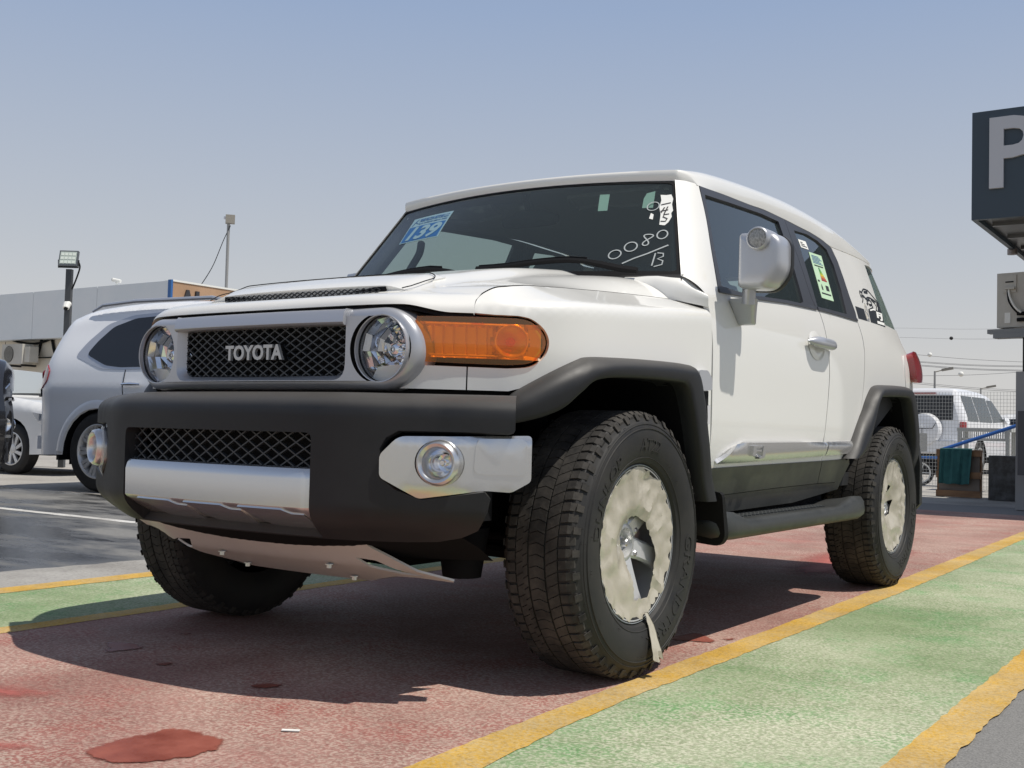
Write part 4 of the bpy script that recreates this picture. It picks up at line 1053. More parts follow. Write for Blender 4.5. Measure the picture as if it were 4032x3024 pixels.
# ------------------------------------------------------------ wheels
WR=.3915; TR=.3925
def wheel(x_sign,y,film,lettering,seed):
    # built about the origin with the outer face at +x, then mirrored by a half turn for the other side
    wr=random.Random(seed)
    loc=(x_sign*.8025,y,WR)
    prof=[(.100,.216),(.103,.222),(.104,.232),(.100,.236),(.112,.243),(.122,.262),(.1295,.290),(.1315,.318),(.130,.338),(.1245,.358),(.1215,.3615),(.1185,.3640),(.1165,.3680),(.112,.3735),(.109,.3805),(.103,.3850),(.08,.3868),(-.08,.3868),(-.103,.3850),(-.113,.3745),(-.120,.362),(-.131,.33),(-.129,.29),(-.112,.243),(-.104,.232)]
    V,F=lathe(prof,(0,0,0),'x',96)
    Wm=MB(); 
    rim=[(.1035,.231),(.1035,.224),(.100,.217),(.088,.211),(.070,.207),(-.03,.195),(-.10,.205)]
    v2,f2=lathe(rim,(0,0,0),'x',64); Wm.add(v2,f2)
    # spokes
    NS=6; a0=R(-18) if x_sign>0 else R(10)
    for k in range(NS):
        a=a0+2*math.pi*k/NS+ (0 if True else 0)
        er=Vector((0,math.cos(a),math.sin(a))); et=Vector((0,-math.sin(a),math.cos(a))); ex=Vector((1,0,0))
        P=[]
        for r,w,h0,h1 in ((.050,.034,.060,.030),(.085,.030,.068,.035),(.15,.031,.080,.045),(.205,.042,.088,.055)):
            P.append([er*r+et*w+ex*(h0-.006),er*r+et*(w-.008)+ex*h0,er*r-et*(w-.008)+ex*h0,er*r-et*w+ex*(h0-.006),er*r-et*w*.8+ex*h1,er*r+et*w*.8+ex*h1])
        Vs=[q for p in P for q in p]; Fs=[]
        for i in range(3):
            for j in range(6): Fs.append((i*6+j,i*6+(j+1)%6,(i+1)*6+(j+1)%6,(i+1)*6+j))
        Fs+= [tuple(range(5,-1,-1)),tuple(range(18,24))]
        Wm.add(Vs,Fs)
    v2,f2=lathe([(.02,.062),(.058,.060),(.062,.054),(.062,.044),(.050,.040),(.034,.038),(.034,.0)],(0,0,0),'x',40); Wm.add(v2,f2)
    WH=Wm.make('wheel',M['alloy'],CAR,True,ang=35,loc=loc)
    if x_sign<0: WH.rotation_euler=(0,0,math.pi)
    v2,f2=lathe([(.034,.022),(.046,.022),(.049,.019),(.049,.013),(.066,.012),(.070,.008),(.070,.0)],(0,0,0),'x',6); mesh('hub_nut',v2,f2,M['steel'],WH,False)
    mbn=MB()
    for k in range(6):
        a=2*math.pi*k/6+.5; v2,f2=lathe([(.05,.010),(.064,.010),(.068,.006),(.068,0)],(0,.052*math.cos(a)*0+.0695*math.cos(a),.0695*math.sin(a)),'x',6); mbn.add(v2,f2)
    mbn.make('wheel_nut',M['steel'],WH)
    v2,f2=lathe([(-.015,.165),(-.01,.165),(-.01,.05),(-.01,0)],(0,0,0),'x',32); mesh('brake_disc',v2,f2,M['gap'],WH)
    mb=MB(); mb.obox((-.005,.10,.08),(.03,0,0),(0,.05,.02),(0,-.02,.05)); mb.make('brake_caliper',M['liner'],WH)
    TY=mesh('tyre',V,F,M['tyre'],WH,True,30)
    # tread blocks
    mt=MB(); tb=random.Random(seed+5)
    def blk(xa,xb,a0,a1,r0,r1,sk=0,x_out=None):
        pts=[]
        for r in (r0,r1):
            for xx,aa in ((xa,a0),(xb,a0+sk),(xb,a1+sk),(xa,a1)):
                rr=r
                if x_out is not None and abs(xx)>.095: rr=r-.012 if r>r0 else r-.004
                pts.append((xx,rr*math.sin(aa),rr*math.cos(aa)))
        mt.add(pts,[(0,1,2,3),(7,6,5,4),(0,4,5,1),(1,5,6,2),(2,6,7,3),(3,7,4,0)])
    N=78
    for side in (1,-1):
        for k in range(N):
            a=2*math.pi*(k+(0 if side>0 else .5))/N; w=2*math.pi/N
            # shoulder lug: runs over the edge on to the sidewall, with a step half way and a sipe
            blk(side*.070,side*.094,a+.06*w,a+.80*w,.382,TR,.10*w*side)
            blk(side*.094,side*.113,a+.16*w,a+.86*w,.372,TR-.0012,.06*w*side,True)
            if k%2==0:
                pts=[];
                for r,xo in ((.3845,.1105),(.3715,.1165),(.364,.1205)):
                    pass
                q=[]
                for xx,r in ((.1095,.386),(.1205,.3655)):
                    for aa in (a+.18*w,a+.80*w): q.append((xx,r,aa))
                P=[]
                for xx,r,aa in q: P.append((side*xx,r*math.sin(aa),r*math.cos(aa)))
                for xx,r,aa in q: P.append((side*(xx+.0022),r*math.sin(aa)*1.004,r*math.cos(aa)*1.004))
                mt.add(P,[(0,1,3,2),(4,6,7,5),(0,4,5,1),(1,5,7,3),(3,7,6,2),(2,6,4,0)])
        for k in range(N):
            a=2*math.pi*(k+.3)/N; w=2*math.pi/N
            blk(side*.030,side*.0445,a,a+.90*w,.382,TR,.30*w*side); blk(side*.0445,side*.066,a+.25*w,a+.91*w+.25*w,.382,TR,.35*w*side)
    for k in range(N):
        a=2*math.pi*k/N; w=2*math.pi/N; blk(-.024,.0,a,a+.91*w,.382,TR,.25*w); blk(.0,.024,a+.25*w,a+1.16*w,.382,TR,-.25*w)
    tag(mt.make('tread',M['tread'],TY,fix=True),kind='stuff')
    # bead line and sidewall ring ridges
    for h,r in ((.1310,.3405),(.1265,.3535),(.1195,.2555)):
        v2,f2=lathe([(h-.002,r-.0022),(h+.0012,r-.0008),(h+.0012,r+.0008),(h-.002,r+.0022)],(0,0,0),'x',96); mesh('sidewall_ridge',v2,f2,M['tyre'],TY)
    if lettering:
        for s_,c_,span,kind in (('DUNLOP',-58,52,0),('AT22',4,25,0),('GRANDTREK',132,88,0)):
            def arc(u,v,w,c_=c_,span=span):
                a=R(c_)+R(span)*(u-.5); r=lerp(.276,.312,v); xx=interp([(.262,.122),(.29,.1295),(.318,.1315),(.338,.130)],r)
                return (xx-.001+.003*w,r*math.sin(a),r*math.cos(a))
            text('sidewall_letters',s_,arc,M['tyre'],TY,bold=.0)
        mh=MB()
        for k in range(46):
            a=wr.uniform(0,2*math.pi); r=wr.choice((.268,.325,.35,.362)); xx=interp([(.262,.122),(.29,.1295),(.318,.1315),(.338,.130),(.362,.1215)],r)
            mh.tube([(xx-.001,r*math.sin(a),r*math.cos(a)),(xx+.007,(r+.004)*math.sin(a+.004),(r+.004)*math.cos(a))],.0006,4)
        mh.make('moulding_hair',M['tyre'],TY)
    # protective film
    FZ=random.Random(seed+9)
    sg=Vector((seed*3.1,seed*1.7,0))
    def crumple(yy,zz):
        h=0; r=math.hypot(yy,zz); a=math.atan2(yy,zz)
        h+=.0022*noise.noise(Vector((yy*61,zz*61,seed)))
        for sc,am in ((6,.006),(14,.004)):
            h+=am*(1-2.2*abs(noise.noise(Vector((yy*sc,zz*sc,1.7*sc))+sg)))
        h+=.0055*(1-2.0*abs(noise.noise(Vector((math.cos(a)*3.2,math.sin(a)*3.2,r*5))+sg)))*sstep(.06,.16,r)
        return h
    def FMF(yy,zz):
        r=math.hypot(yy,zz); e=sstep(.225,.19,r); a=math.atan2(yy,zz)
        rad=.0022*math.sin(23*a+3*noise.noise(Vector((yy*20,zz*20,seed))))*sstep(.19,.224,r)
        return (.1045-.002*(1-e)+e*(-.012)+ (crumple(yy,zz)-.003)*(.35+.65*e)+rad-.030*sstep(.13,.02,r),yy,zz)
    ol=[]
    for k in range(120):
        a=2*math.pi*k/120; r=.2265+FZ.uniform(-.003,.0025)+(-.006 if FZ.random()<.06 else 0)
        if film=='front' and R(140)<a<R(166): r-=.014*FZ.random()
        ol.append((r*math.sin(a),r*math.cos(a)))
    holes=[]
    if film=='front':
        H=[(-.007,.472),(.034,.471),(.072,.449),(.095,.423),(.12,.377),(.126,.345),(.112,.297),(.103,.25),(.074,.226),(.044,.225),(-.007,.228),(-.010,.261),(-.017,.322),(-.027,.357),(-.045,.382),(-.061,.416),(-.051,.435),(-.031,.458)]
        h=[(a,b-.3925) for a,b in H]; h=resample(h,.012); h=[(a+FZ.uniform(-.003,.003),b+FZ.uniform(-.003,.003)) for a,b in h]; holes=[h]
    else:
        for H in ([(2.585,.466),(2.65,.497),(2.715,.487),(2.685,.460),(2.640,.446)],[(2.600,.388),(2.630,.435),(2.60,.455),(2.57,.43),(2.572,.36),(2.60,.342)],[(2.632,.398),(2.762,.420),(2.735,.350),(2.650,.335)]):
            holes.append([(a-2.69,b-WR) for a,b in H])
    sgn=1
    uv,T=tess(ol,holes,.0135)
    Vf=[FMF(*q) for q in uv]
    Vf,T=thicken(Vf,[tuple(t) if (Vector(Vf[t[1]])-Vector(Vf[t[0]])).cross(Vector(Vf[t[2]])-Vector(Vf[t[0]])).x>0 else tuple(reversed(t)) for t in T],.0012)
    FM=mesh('protective_film',Vf,T,M['film'],WH,True,20)
    v2,f2=lathe([(.1005,.222),(.1045,.2325),(.1025,.2345)],(0,0,0),'x',64); mesh('rim_edge',v2,f2,M['film_edge'],WH)
    if film=='front':
        fr=random.Random(4); rows=[]
        for i in range(11):
            t=i/10; zz=lerp(.185,.062,t)-WR; row=[]
            for j in range(7):
                w=lerp(.010,.030,t)*(1 if i<10 else 1.05); q=j/6-.5
                row.append((lerp(.108,.146,t)+.010*abs(math.sin(j*2.1+t*2))*t+.004*fr.random(),lerp(.050,.048,t)+q*2*w+.006*math.sin(t*5),zz-(.018*fr.random() if i==10 else 0)))
            rows.append(row)
        grid('film_tail',rows,M['film'],FM,ang=20,thick=.001)
    return WH
wheel(1,0,'front',True,1); wheel(1,2.69,'rear',True,2); wheel(-1,0,'rear',False,3); wheel(-1,2.69,'rear',False,4)
# ------------------------------------------------------------ running boards
for sd in (1,-1):
    rows=[]; stn=[(.53,.0),(.535,.45),(.55,.75),(.585,.93),(.64,1.0),(.75,1.0),(.9,1.0),(1.4,1.0),(1.75,1.0),(1.95,1.0),(2.03,1.0),(2.10,.85),(2.14,.6),(2.155,.35),(2.158,.0)]
    for y,k in stn:
        k2=.25+.75*k if k>0 else .02
        up_=.036*sstep(1.78,1.95,y)+.034*sstep(.74,.60,y)
        c=[(.770,.424+up_*.5),(.88,.426+up_*.8),(.918,.429+up_),(.935,.429+up_),(.951,.417+up_*.7),(.955,.398),(.951,.378),(.935,.364),(.90,.358),(.78,.372)]
        rows.append([(lerp(.87,px,k2),y,lerp(.403+up_*.5,pz,k2)) for px,pz in c])
    RB=grid('running_board',rows,M['sill'],CAR,sd,closed=True,ang=50)
    mb=MB(); rg=random.Random(5)
    for i in range(30):
        for j in range(4):
            y=.70+i*.037+(.018 if j%2 else 0); x=.800+j*.023
            mb.obox((x,y,.4275),(.008,.003,0),(-.004,.012,0),(0,0,.0035))
    mb.make('tread_pad',M['padgrey'],RB,side=sd)
    mb=MB()
    for y in (.75,1.3,1.85): mb.box((.60,y-.02,.37),(.80,y+.02,.40))
    mb.make('board_bracket',M['liner'],RB,side=sd)
    # ---------------------------------------------------- mirror
    mx0,mx1=.953,1.098; 
    o=roundp([(.935,1.229),(.938,1.416),(1.062,1.410),(1.090,1.378),(1.090,1.278),(1.042,1.222)],[.015,.015,.02,.03,.035,.03],5)
    rowsM=[]
    cxm=sum(p[0] for p in o)/len(o); czm=sum(p[1] for p in o)/len(o)
    for y,k in ((.628,.0),(.628,.5),(.6295,.80),(.634,.92),(.645,1.0),(.69,1.03),(.730,1.035),(.733,1.0)):
        rowsM.append([(cxm+(p[0]-cxm)*k,y+.10*max(0,(p[0]-1.045))*k,czm+(p[1]-czm)*k) for p in o])
    SMR=grid('side_mirror',rowsM,M['silver'],CAR,sd,closed=True,ang=45,flip=True)
    rowsM=[]
    for y,k in ((.718,1.06),(.730,1.07),(.745,1.06),(.745,1.0),(.738,.9),(.738,.0)):
        rowsM.append([(cxm+(p[0]-cxm)*k,y+.01,czm+(p[1]-czm)*k) for p in o])
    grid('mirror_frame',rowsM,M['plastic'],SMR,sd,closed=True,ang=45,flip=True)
    V,F=lathe([(.10,.041),(.0,.040),(-.006,.038),(-.008,.034),(-.004,.032)],(1.016,.614,1.389),'y',30); mesh('puddle_lamp',V,F,M['silver'],SMR,True,45,side=sd)
    V,F=lathe([(-.003,.033),(-.006,.02),(-.007,.0)],(1.016,.614,1.389),'y',24); mesh('lamp_lens',V,F,M['greylens'],SMR,True,45,side=sd)
    mb=MB()
    mb.tube([(.945,.715,1.18),(.955,.700,1.245)],.024,14)
    mb.make('mirror_neck',M['silver'],SMR,True,side=sd)
    mb=MB()
    T0=[(.872,.700),(.968,.700),(.985,.722),(.872,.765)]; B0=[(.885,.765),(.945,.765),(.948,.790),(.885,.80)]
    rowsF=[]
    for t in (0,.05,.25,.5,.75,.95,1.0):
        P=[]
        for a,b in zip(T0,B0): P.append((lerp(a[0],b[0],t**.9),lerp(a[1],b[1],t),lerp(1.199,1.112,t)))
        P=roundp([(p[0],p[1]) for p in P],.012,3); k=1 if 0<t<1 else .9
        zc=lerp(1.199,1.112,t); c0=sum(q[0] for q in P)/len(P); c1=sum(q[1] for q in P)/len(P)
        rowsF.append([(c0+(q[0]-c0)*k,c1+(q[1]-c1)*k,zc-.07*0) for q in P])
    rowsF=[[ (sum(q[0] for q in rowsF[0])/len(rowsF[0]),.73,1.199)]*len(rowsF[0])]+rowsF+[[(.92,.782,1.112)]*len(rowsF[0])]
    grid('mirror_foot',rowsF,M['silver'],CAR,sd,closed=True,ang=45)
    if sd<0:      # the far mirror is folded back against its window
        th=R(-92); px_,py_=-.930,.760
        SMR.rotation_euler=(0,0,th); SMR.location=(px_-(px_*math.cos(th)-py_*math.sin(th)),py_-(px_*math.sin(th)+py_*math.cos(th))+.045,0)
# ------------------------------------------------------------ labels and decals on the near side
DOORS=[o for o in bpy.data.objects if o.name.startswith('rear_door')]
RD0=DOORS[0]
WN=[o for o in RD0.children if o.name.startswith('side_window')][0]
def on_side(name,quad,poly,m,d,par,th=.0006): return panel(name,lambda u,v:offs(SD,lerp(lerp(quad[0][0],quad[1][0],u),lerp(quad[3][0],quad[2][0],u),v),lerp(lerp(quad[0][1],quad[1][1],u),lerp(quad[3][1],quad[2][1],u),v),d),poly,m,par,sp=.2,thick=th)
UQ=[(0,0),(1,0),(1,1),(0,1)]
q1=[(1.854,1.568),(1.959,1.572),(1.959,1.611),(1.855,1.606)]
LB=on_side('white_label',q1,UQ,M['paper'],-.006,WN)
for k in range(3): on_side('label_line',q1,[(.15,.2+.22*k),(.15+.7-.2*k,.2+.22*k),(.15+.7-.2*k,.3+.22*k),(.15,.3+.22*k)],M['ink'],-.005,LB)
q2=[(1.873,1.339),(2.040,1.341),(2.126,1.568),(1.947,1.561)]
LG=on_side('economy_label',q2,UQ,M['lgreen'],-.006,WN)
cols=[(.03,.16,.05),(.04,.25,.06),(.10,.34,.06),(.30,.42,.04),(.62,.50,.03),(.62,.26,.03),(.50,.07,.04),(.35,.03,.03)]
for k,c in enumerate(cols): on_side('rating_bar',q2,[(.42-.0*k,.66-.037*k),(.50+.05*k,.66-.037*k),(.50+.05*k,.69-.037*k),(.42-.0*k,.69-.037*k)],mat('rating_ink',c,.6),-.005,LG)
for a,b,c_,d in ((.15,.71,.85,.735),(.12,.10,.88,.13),(.08,.36,.22,.40)): on_side('label_band',q2,[(a,b),(c_,b),(c_,d),(a,d)],M['ink'],-.005,LG)
for k in range(6): on_side('label_line',q2,[(.12,.77+.032*k),(.88-.1*(k%3),.77+.032*k),(.88-.1*(k%3),.785+.032*k),(.12,.785+.032*k)],M['inkblue'],-.005,LG)
on_side('label_drop',q2,[(.24,.19),(.33,.19),(.34,.25),(.285,.32),(.23,.25)],M['ink'],-.005,LG)
on_side('label_code',q2,[(.60,.20),(.84,.20),(.84,.31),(.60,.31)],M['ink'],-.0048,LG)
QP0=[o for o in bpy.data.objects if o.name.startswith('quarter_panel')][0]
def dk(name,poly,m,d=.0015,sp=.05): return panel(name,SD,poly,m,QP0,sp=sp,thick=.0006,off=d)
dk('stripe_decal',[(2.322,1.290),(2.459,1.291),(2.484,1.352),(2.347,1.352)],M['decal'])
dk('stripe_decal',[(2.525,1.291),(2.795,1.291),(2.835,1.356),(2.868,1.430),(2.817,1.426),(2.790,1.405),(2.713,1.368),(2.624,1.366),(2.559,1.352)],M['decal'])
dk('pattern_decal',[(2.463,1.291),(2.512,1.294),(2.552,1.36),(2.556,1.384),(2.535,1.388),(2.500,1.35)],M['decalg'])
fjs=lambda u,v,w:offs(SD,lerp(lerp(2.665,2.705,v),lerp(2.778,2.830,v),u),lerp(1.318,1.364,v),.0028+.0006*w)
text('decal_letters','FJ',fjs,M['decalw'],QP0,bold=.05,flip=True)
dk('decal_plate',[(2.640,1.295),(2.784,1.297),(2.796,1.312),(2.652,1.310)],M['decalw'],.0024)
# a leaping outline figure made of pen lines
for P,w in (([(2.522,1.413),(2.526,1.435),(2.539,1.450),(2.572,1.446)],.008),([(2.530,1.420),(2.560,1.436),(2.575,1.450),(2.598,1.460),(2.625,1.470),(2.655,1.472),(2.705,1.472),(2.740,1.461),(2.777,1.446),(2.834,1.428),(2.816,1.395)],.007),
   ([(2.507,1.388),(2.540,1.408),(2.554,1.424)],.006),([(2.554,1.424),(2.578,1.429),(2.590,1.422),(2.602,1.416)],.013),([(2.602,1.418),(2.650,1.430),(2.692,1.432),(2.743,1.428),(2.80,1.422)],.008),([(2.605,1.409),(2.658,1.419),(2.687,1.408),(2.673,1.395),(2.634,1.388),(2.616,1.393)],.011),([(2.605,1.409),(2.600,1.395),(2.581,1.387)],.012),
   ([(2.681,1.389),(2.672,1.380),(2.650,1.374),(2.600,1.364),(2.567,1.356)],.009),([(2.701,1.426),(2.755,1.412),(2.770,1.397)],.012)):
    V,F=stroke(lambda a,b,w_:offs(SD,a,b,.0016+.0006*w_),P,w); mesh('decal_line',V,F,M['decal'],QP0,False)
dk('decal_patch',[(2.62,1.460),(2.695,1.467),(2.673,1.449),(2.603,1.446)],M['decal'])
V,F=stroke(lambda a,b,w_:offs(SD,a,b,.0026+.0006*w_),[(2.755,1.41),(2.775,1.392),(2.74,1.372)],.006); mesh('decal_line',V,F,M['decalw'],QP0,False)
V,F=stroke(lambda a,b,w_:offs(SD,a,b,.0026+.0006*w_),[(2.586,1.357),(2.657,1.369),(2.700,1.369)],.007); mesh('decal_line',V,F,M['decalw'],QP0,False)
# ------------------------------------------------------------ cabin
mb=MB(); 
rr=[]
for k in range(9):
    t=k/8; rr.append([(x,lerp(.42,1.02,t)+.10*(x/.8)**2*(1-t),interp([(0,1.245),(.3,1.27),(.7,1.262),(.9,1.22),(1,1.08)],t)+.02*sstep(.5,.1,abs(x-.38)/.5)) for x in [-.78+.13*i for i in range(13)]])
DB=grid('dashboard',rr,M['cabin'],CAR)
mb=MB(); mb.box((-.80,.58,.50),(.80,3.2,.56)); mb.make('cabin_floor',M['cabin'],CAR)
def seat(x,y,nm='seat'):
    b=MB(); b.box((x-.25,y-.25,.62),(x+.25,y+.28,.82)); s_=b.make(nm,M['cabin_grey'],CAR)
    r_=[]
    for z,w,yy,th in ((.80,.24,y+.24,.14),(1.0,.26,y+.28,.13),(1.25,.24,y+.34,.11),(1.36,.18,y+.38,.09),(1.38,.12,y+.385,.05)):
        r_.append([(x+w*math.cos(a)*(1 if abs(math.cos(a))<.9 else .97),yy+th*.5*math.sin(a)*1.2,z) for a in [2*math.pi*i/16 for i in range(16)]])
    grid('backrest',r_,M['cabin_grey'],s_,closed=True)
    r_=[]
    for z,w,th in ((1.39,.10,.05),(1.42,.13,.09),(1.50,.13,.09),(1.54,.10,.05),(1.545,0.01,.01)): r_.append([(x+w*math.cos(a),y+.40+th*math.sin(a)*.6,z) for a in [2*math.pi*i/14 for i in range(14)]])
    grid('headrest',r_,M['cabin_grey'],s_,closed=True)
seat(.38,1.15); seat(-.38,1.15); seat(.40,2.05); seat(0,2.06); seat(-.40,2.05)
ring=[Vector((.38+.185*math.cos(a),.93+.06*math.sin(a),1.20+.175*math.sin(a))) for a in [2*math.pi*i/32 for i in range(32)]]
mb=MB(); mb.tube(ring,.016,8,closed=True); STW=mb.make('steering_wheel',M['cabin'],CAR,True)
mb=MB(); mb.tube([(.38,.94,1.20),(.38,.80,1.12)],.05,10); mb.tube([(.20,.93,1.20),(.56,.93,1.20)],.02,6); mb.make('steering_hub',M['cabin'],STW,True)
mb=MB(); mb.tube([(-.12,.745,1.555),(-.05,.74,1.565),(.07,.74,1.565),(.13,.745,1.555)],[.02,.035,.035,.02],10); mb.tube([(0,.74,1.57),(0,.71,1.66)],.012,6); mb.make('inside_mirror',M['gap'],CAR,True)
for x in (-.38,.38):
    rr=[]
    for t in (0,.5,1): rr.append([(x+lerp(-.20,.20,i/6),.735+.09*t,1.640-.03*t+.01*math.sin(i*1.3)*t) for i in range(7)])
    grid('sun_visor',rr,M['headliner'],CAR,thick=.015)
mb=MB(); mb.tube(catmull([(-.60,.80,1.52),(-.585,.77,1.47),(-.60,.74,1.41),(-.625,.72,1.35),(-.655,.70,1.29)],5),.017,8); mb.make('grab_handle',M['cabin'],CAR,True)
# clear plastic left on the visor, crinkled
rr=[]
rw=random.Random(12)
for j in range(6): rr.append([(lerp(-.40,.02,i/12),.725+.06*j/5+.008*rw.random(),1.625-.075*j/5+.012*rw.random()) for i in range(13)])
grid('visor_wrap',rr,M['lens'],CAR,ang=5)
# ------------------------------------------------------------ underbody
mb=MB(); mb.box((-.50,-.52,.40),(.50,.60,.95)); mb.box((-.78,.58,.40),(.78,2.0,.50)); mb.box((-.62,2.0,.44),(.62,3.34,.60)); mb.box((-.45,.6,.30),(-.36,3.2,.40)); mb.box((.36,.6,.30),(.45,3.2,.40)); mb.box((-.30,-.35,.30),(.30,.30,.42))
mb.make('underbody',M['liner'],CAR)
for sd in (1,-1):
    mb=MB(); mb.tube([(.28,.05,.36),(.66,.0,.33)],.03,8); mb.tube([(.28,-.18,.36),(.66,-.02,.33)],.022,8); mb.tube([(.25,-.22,.40),(.70,-.16,.40)],.013,8); mb.tube([(.55,.02,.36),(.50,.02,.86)],.05,10); mb.tube([(.30,0,.40),(.68,0,.3925)],.024,8)
    mb.make('suspension_arm',M['liner'],CAR,True,side=sd)
    mb=MB(); V,F=lathe([(-.09,.0),(-.09,.055),(.05,.075),(.06,.0)],(.56,-.40,.39),'z',18); mb.add(V,F); mb.make('washer_tank',M['liner'],CAR,True,side=sd)
mb=MB(); mb.tube([(-.68,2.69,.3925),(.68,2.69,.3925)],.045,10); V,F=lathe([(-.15,.02),(-.12,.11),(0,.14),(.12,.11),(.15,.02)],(0,2.69,.3925),'x',20); mb.add(V,F); mb.make('rear_axle',M['liner'],CAR,True)
# ------------------------------------------------------------ ground
def paintmat(name,c1,c2,c3,scale=1.3,worn=(.33,.33,.32),wamt=.5,fine=105):
    m=mat(name,c1,.8,spec=.25); n,l,b=nodes(m)
    tc=n.new('ShaderNodeTexCoord')
    def nz(s,d,r=.6):
        t=n.new('ShaderNodeTexNoise'); t.inputs['Scale'].default_value=s; t.inputs['Detail'].default_value=d; t.inputs['Roughness'].default_value=r; l.new(tc.outputs['Object'],t.inputs['Vector']); return t.outputs[0]
    def ramp(src,lo,hi,a,bb):
        r=n.new('ShaderNodeValToRGB'); r.color_ramp.elements[0].position=lo; r.color_ramp.elements[1].position=hi; r.color_ramp.elements[0].color=(*a,1); r.color_ramp.elements[1].color=(*bb,1); l.new(src,r.inputs[0]); return r.outputs[0]
    def mix(f,a,bb,ty='MIX'):
        k=n.new('ShaderNodeMix'); k.data_type='RGBA'; k.blend_type=ty
        if isinstance(f,float): k.inputs[0].default_value=f
        else: l.new(f,k.inputs[0])
        l.new(a,k.inputs[6]); l.new(bb,k.inputs[7]); return k.outputs[2]
    big=ramp(nz(scale,5),.38,.62,c1,c2)
    fac=n.new('ShaderNodeMapRange'); fac.inputs['From Min'].default_value=.50; fac.inputs['From Max'].default_value=.70; fac.inputs['To Max'].default_value=.9; l.new(nz(scale*2.3+.37,7,.7),fac.inputs[0])
    rgb=n.new('ShaderNodeRGB'); rgb.outputs[0].default_value=(*c3,1)
    col=mix(fac.outputs[0],big,rgb.outputs[0])
    # fine worm-like wear where the binder has gone
    wv=nz(fine,3,.55); sp=ramp(wv,.46,.58,(0,0,0),(1,1,1))
    pm=n.new('ShaderNodeMapRange'); pm.inputs['From Min'].default_value=.36; pm.inputs['From Max'].default_value=.66; pm.inputs['To Min'].default_value=wamt*.45; pm.inputs['To Max'].default_value=min(1,wamt*1.55); l.new(nz(scale*.9+.21,6,.62),pm.inputs[0])
    w2=n.new('ShaderNodeMath'); w2.operation='MULTIPLY'; l.new(sp,w2.inputs[0]); l.new(pm.outputs[0],w2.inputs[1])
    wr=n.new('ShaderNodeRGB'); wr.outputs[0].default_value=(*worn,1)
    col=mix(w2.outputs[0],col,wr.outputs[0])
    dk=ramp(nz(60,6,.75),.30,.52,(.62,.60,.58),(1,1,1)); col=mix(1.0,col,dk,'MULTIPLY')
    gr=ramp(nz(scale*.55+.4,7,.68),.34,.60,(.74,.72,.70),(1.04,1.03,1.02)); col=mix(1.0,col,gr,'MULTIPLY')
    l.new(col,b.inputs['Base Color'])
    bp=n.new('ShaderNodeBump'); bp.inputs['Strength'].default_value=.5; bp.inputs['Distance'].default_value=.004; l.new(wv,bp.inputs['Height']); l.new(bp.outputs[0],b.inputs['Normal'])
    return m
M['red']=paintmat('worn_red_floor_paint',(.33,.165,.14),(.40,.245,.205),(.36,.11,.09),1.1,(.60,.50,.42),.50)
M['green']=paintmat('worn_green_floor_paint',(.235,.34,.165),(.34,.385,.25),(.13,.34,.12),.9,(.58,.58,.45),.54)
M['yellow']=paintmat('worn_yellow_line_paint',(.58,.35,.055),(.56,.39,.15),(.64,.37,.03),3,(.55,.45,.27),.45)
M['whiteline']=paintmat('worn_white_line_paint',(.62,.62,.60),(.7,.7,.68),(.5,.5,.48),3,(.3,.3,.3),.3)
M['concrete']=paintmat('pale_concrete',(.34,.33,.31),(.40,.39,.365),(.30,.29,.28),1.4,(.28,.275,.27),.4)
m=M['asphalt']=mat('wet_patched_asphalt',(.06,.06,.06),.8); n,l,b=nodes(m)
tc=n.new('ShaderNodeTexCoord'); mp=n.new('ShaderNodeMapping'); mp.inputs['Scale'].default_value=(.55,1.5,1); l.new(tc.outputs['Object'],mp.inputs[0])
t1=n.new('ShaderNodeTexNoise'); t1.inputs['Scale'].default_value=.9; t1.inputs['Detail'].default_value=7; t1.inputs['Roughness'].default_value=.62; l.new(mp.outputs[0],t1.inputs['Vector'])
wet=n.new('ShaderNodeMapRange'); wet.inputs['From Min'].default_value=.41; wet.inputs['From Max'].default_value=.54; l.new(t1.outputs[0],wet.inputs[0])
# water only in the lane left of the car; dry elsewhere
sx=n.new('ShaderNodeSeparateXYZ'); l.new(tc.outputs['Object'],sx.inputs[0])
ln=n.new('ShaderNodeMapRange'); ln.inputs['From Min'].default_value=-2.0; ln.inputs['From Max'].default_value=-2.7; l.new(sx.outputs[0],ln.inputs[0])
mu=n.new('ShaderNodeMath'); mu.operation='MULTIPLY'; l.new(wet.outputs[0],mu.inputs[0]); l.new(ln.outputs[0],mu.inputs[1])
t2=n.new('ShaderNodeTexNoise'); t2.inputs['Scale'].default_value=220; t2.inputs['Detail'].default_value=3; l.new(tc.outputs['Object'],t2.inputs['Vector'])
r2_=n.new('ShaderNodeValToRGB'); r2_.color_ramp.elements[0].position=.35; r2_.color_ramp.elements[1].position=.68; r2_.color_ramp.elements[0].color=(.14,.138,.132,1); r2_.color_ramp.elements[1].color=(.25,.245,.235,1); l.new(t2.outputs[0],r2_.inputs[0])
mx=n.new('ShaderNodeMix'); mx.data_type='RGBA'; l.new(mu.outputs[0],mx.inputs[0]); l.new(r2_.outputs[0],mx.inputs[6]); mx.inputs[7].default_value=(.035,.035,.036,1); l.new(mx.outputs[2],b.inputs['Base Color'])
rr_=n.new('ShaderNodeMapRange'); rr_.inputs['To Min'].default_value=.85; rr_.inputs['To Max'].default_value=.12; l.new(mu.outputs[0],rr_.inputs[0]); l.new(rr_.outputs[0],b.inputs['Roughness'])
bp=n.new('ShaderNodeBump'); bp.inputs['Strength'].default_value=.35; bp.inputs['Distance'].default_value=.004; l.new(t2.outputs[0],bp.inputs['Height']); l.new(bp.outputs[0],b.inputs['Normal'])
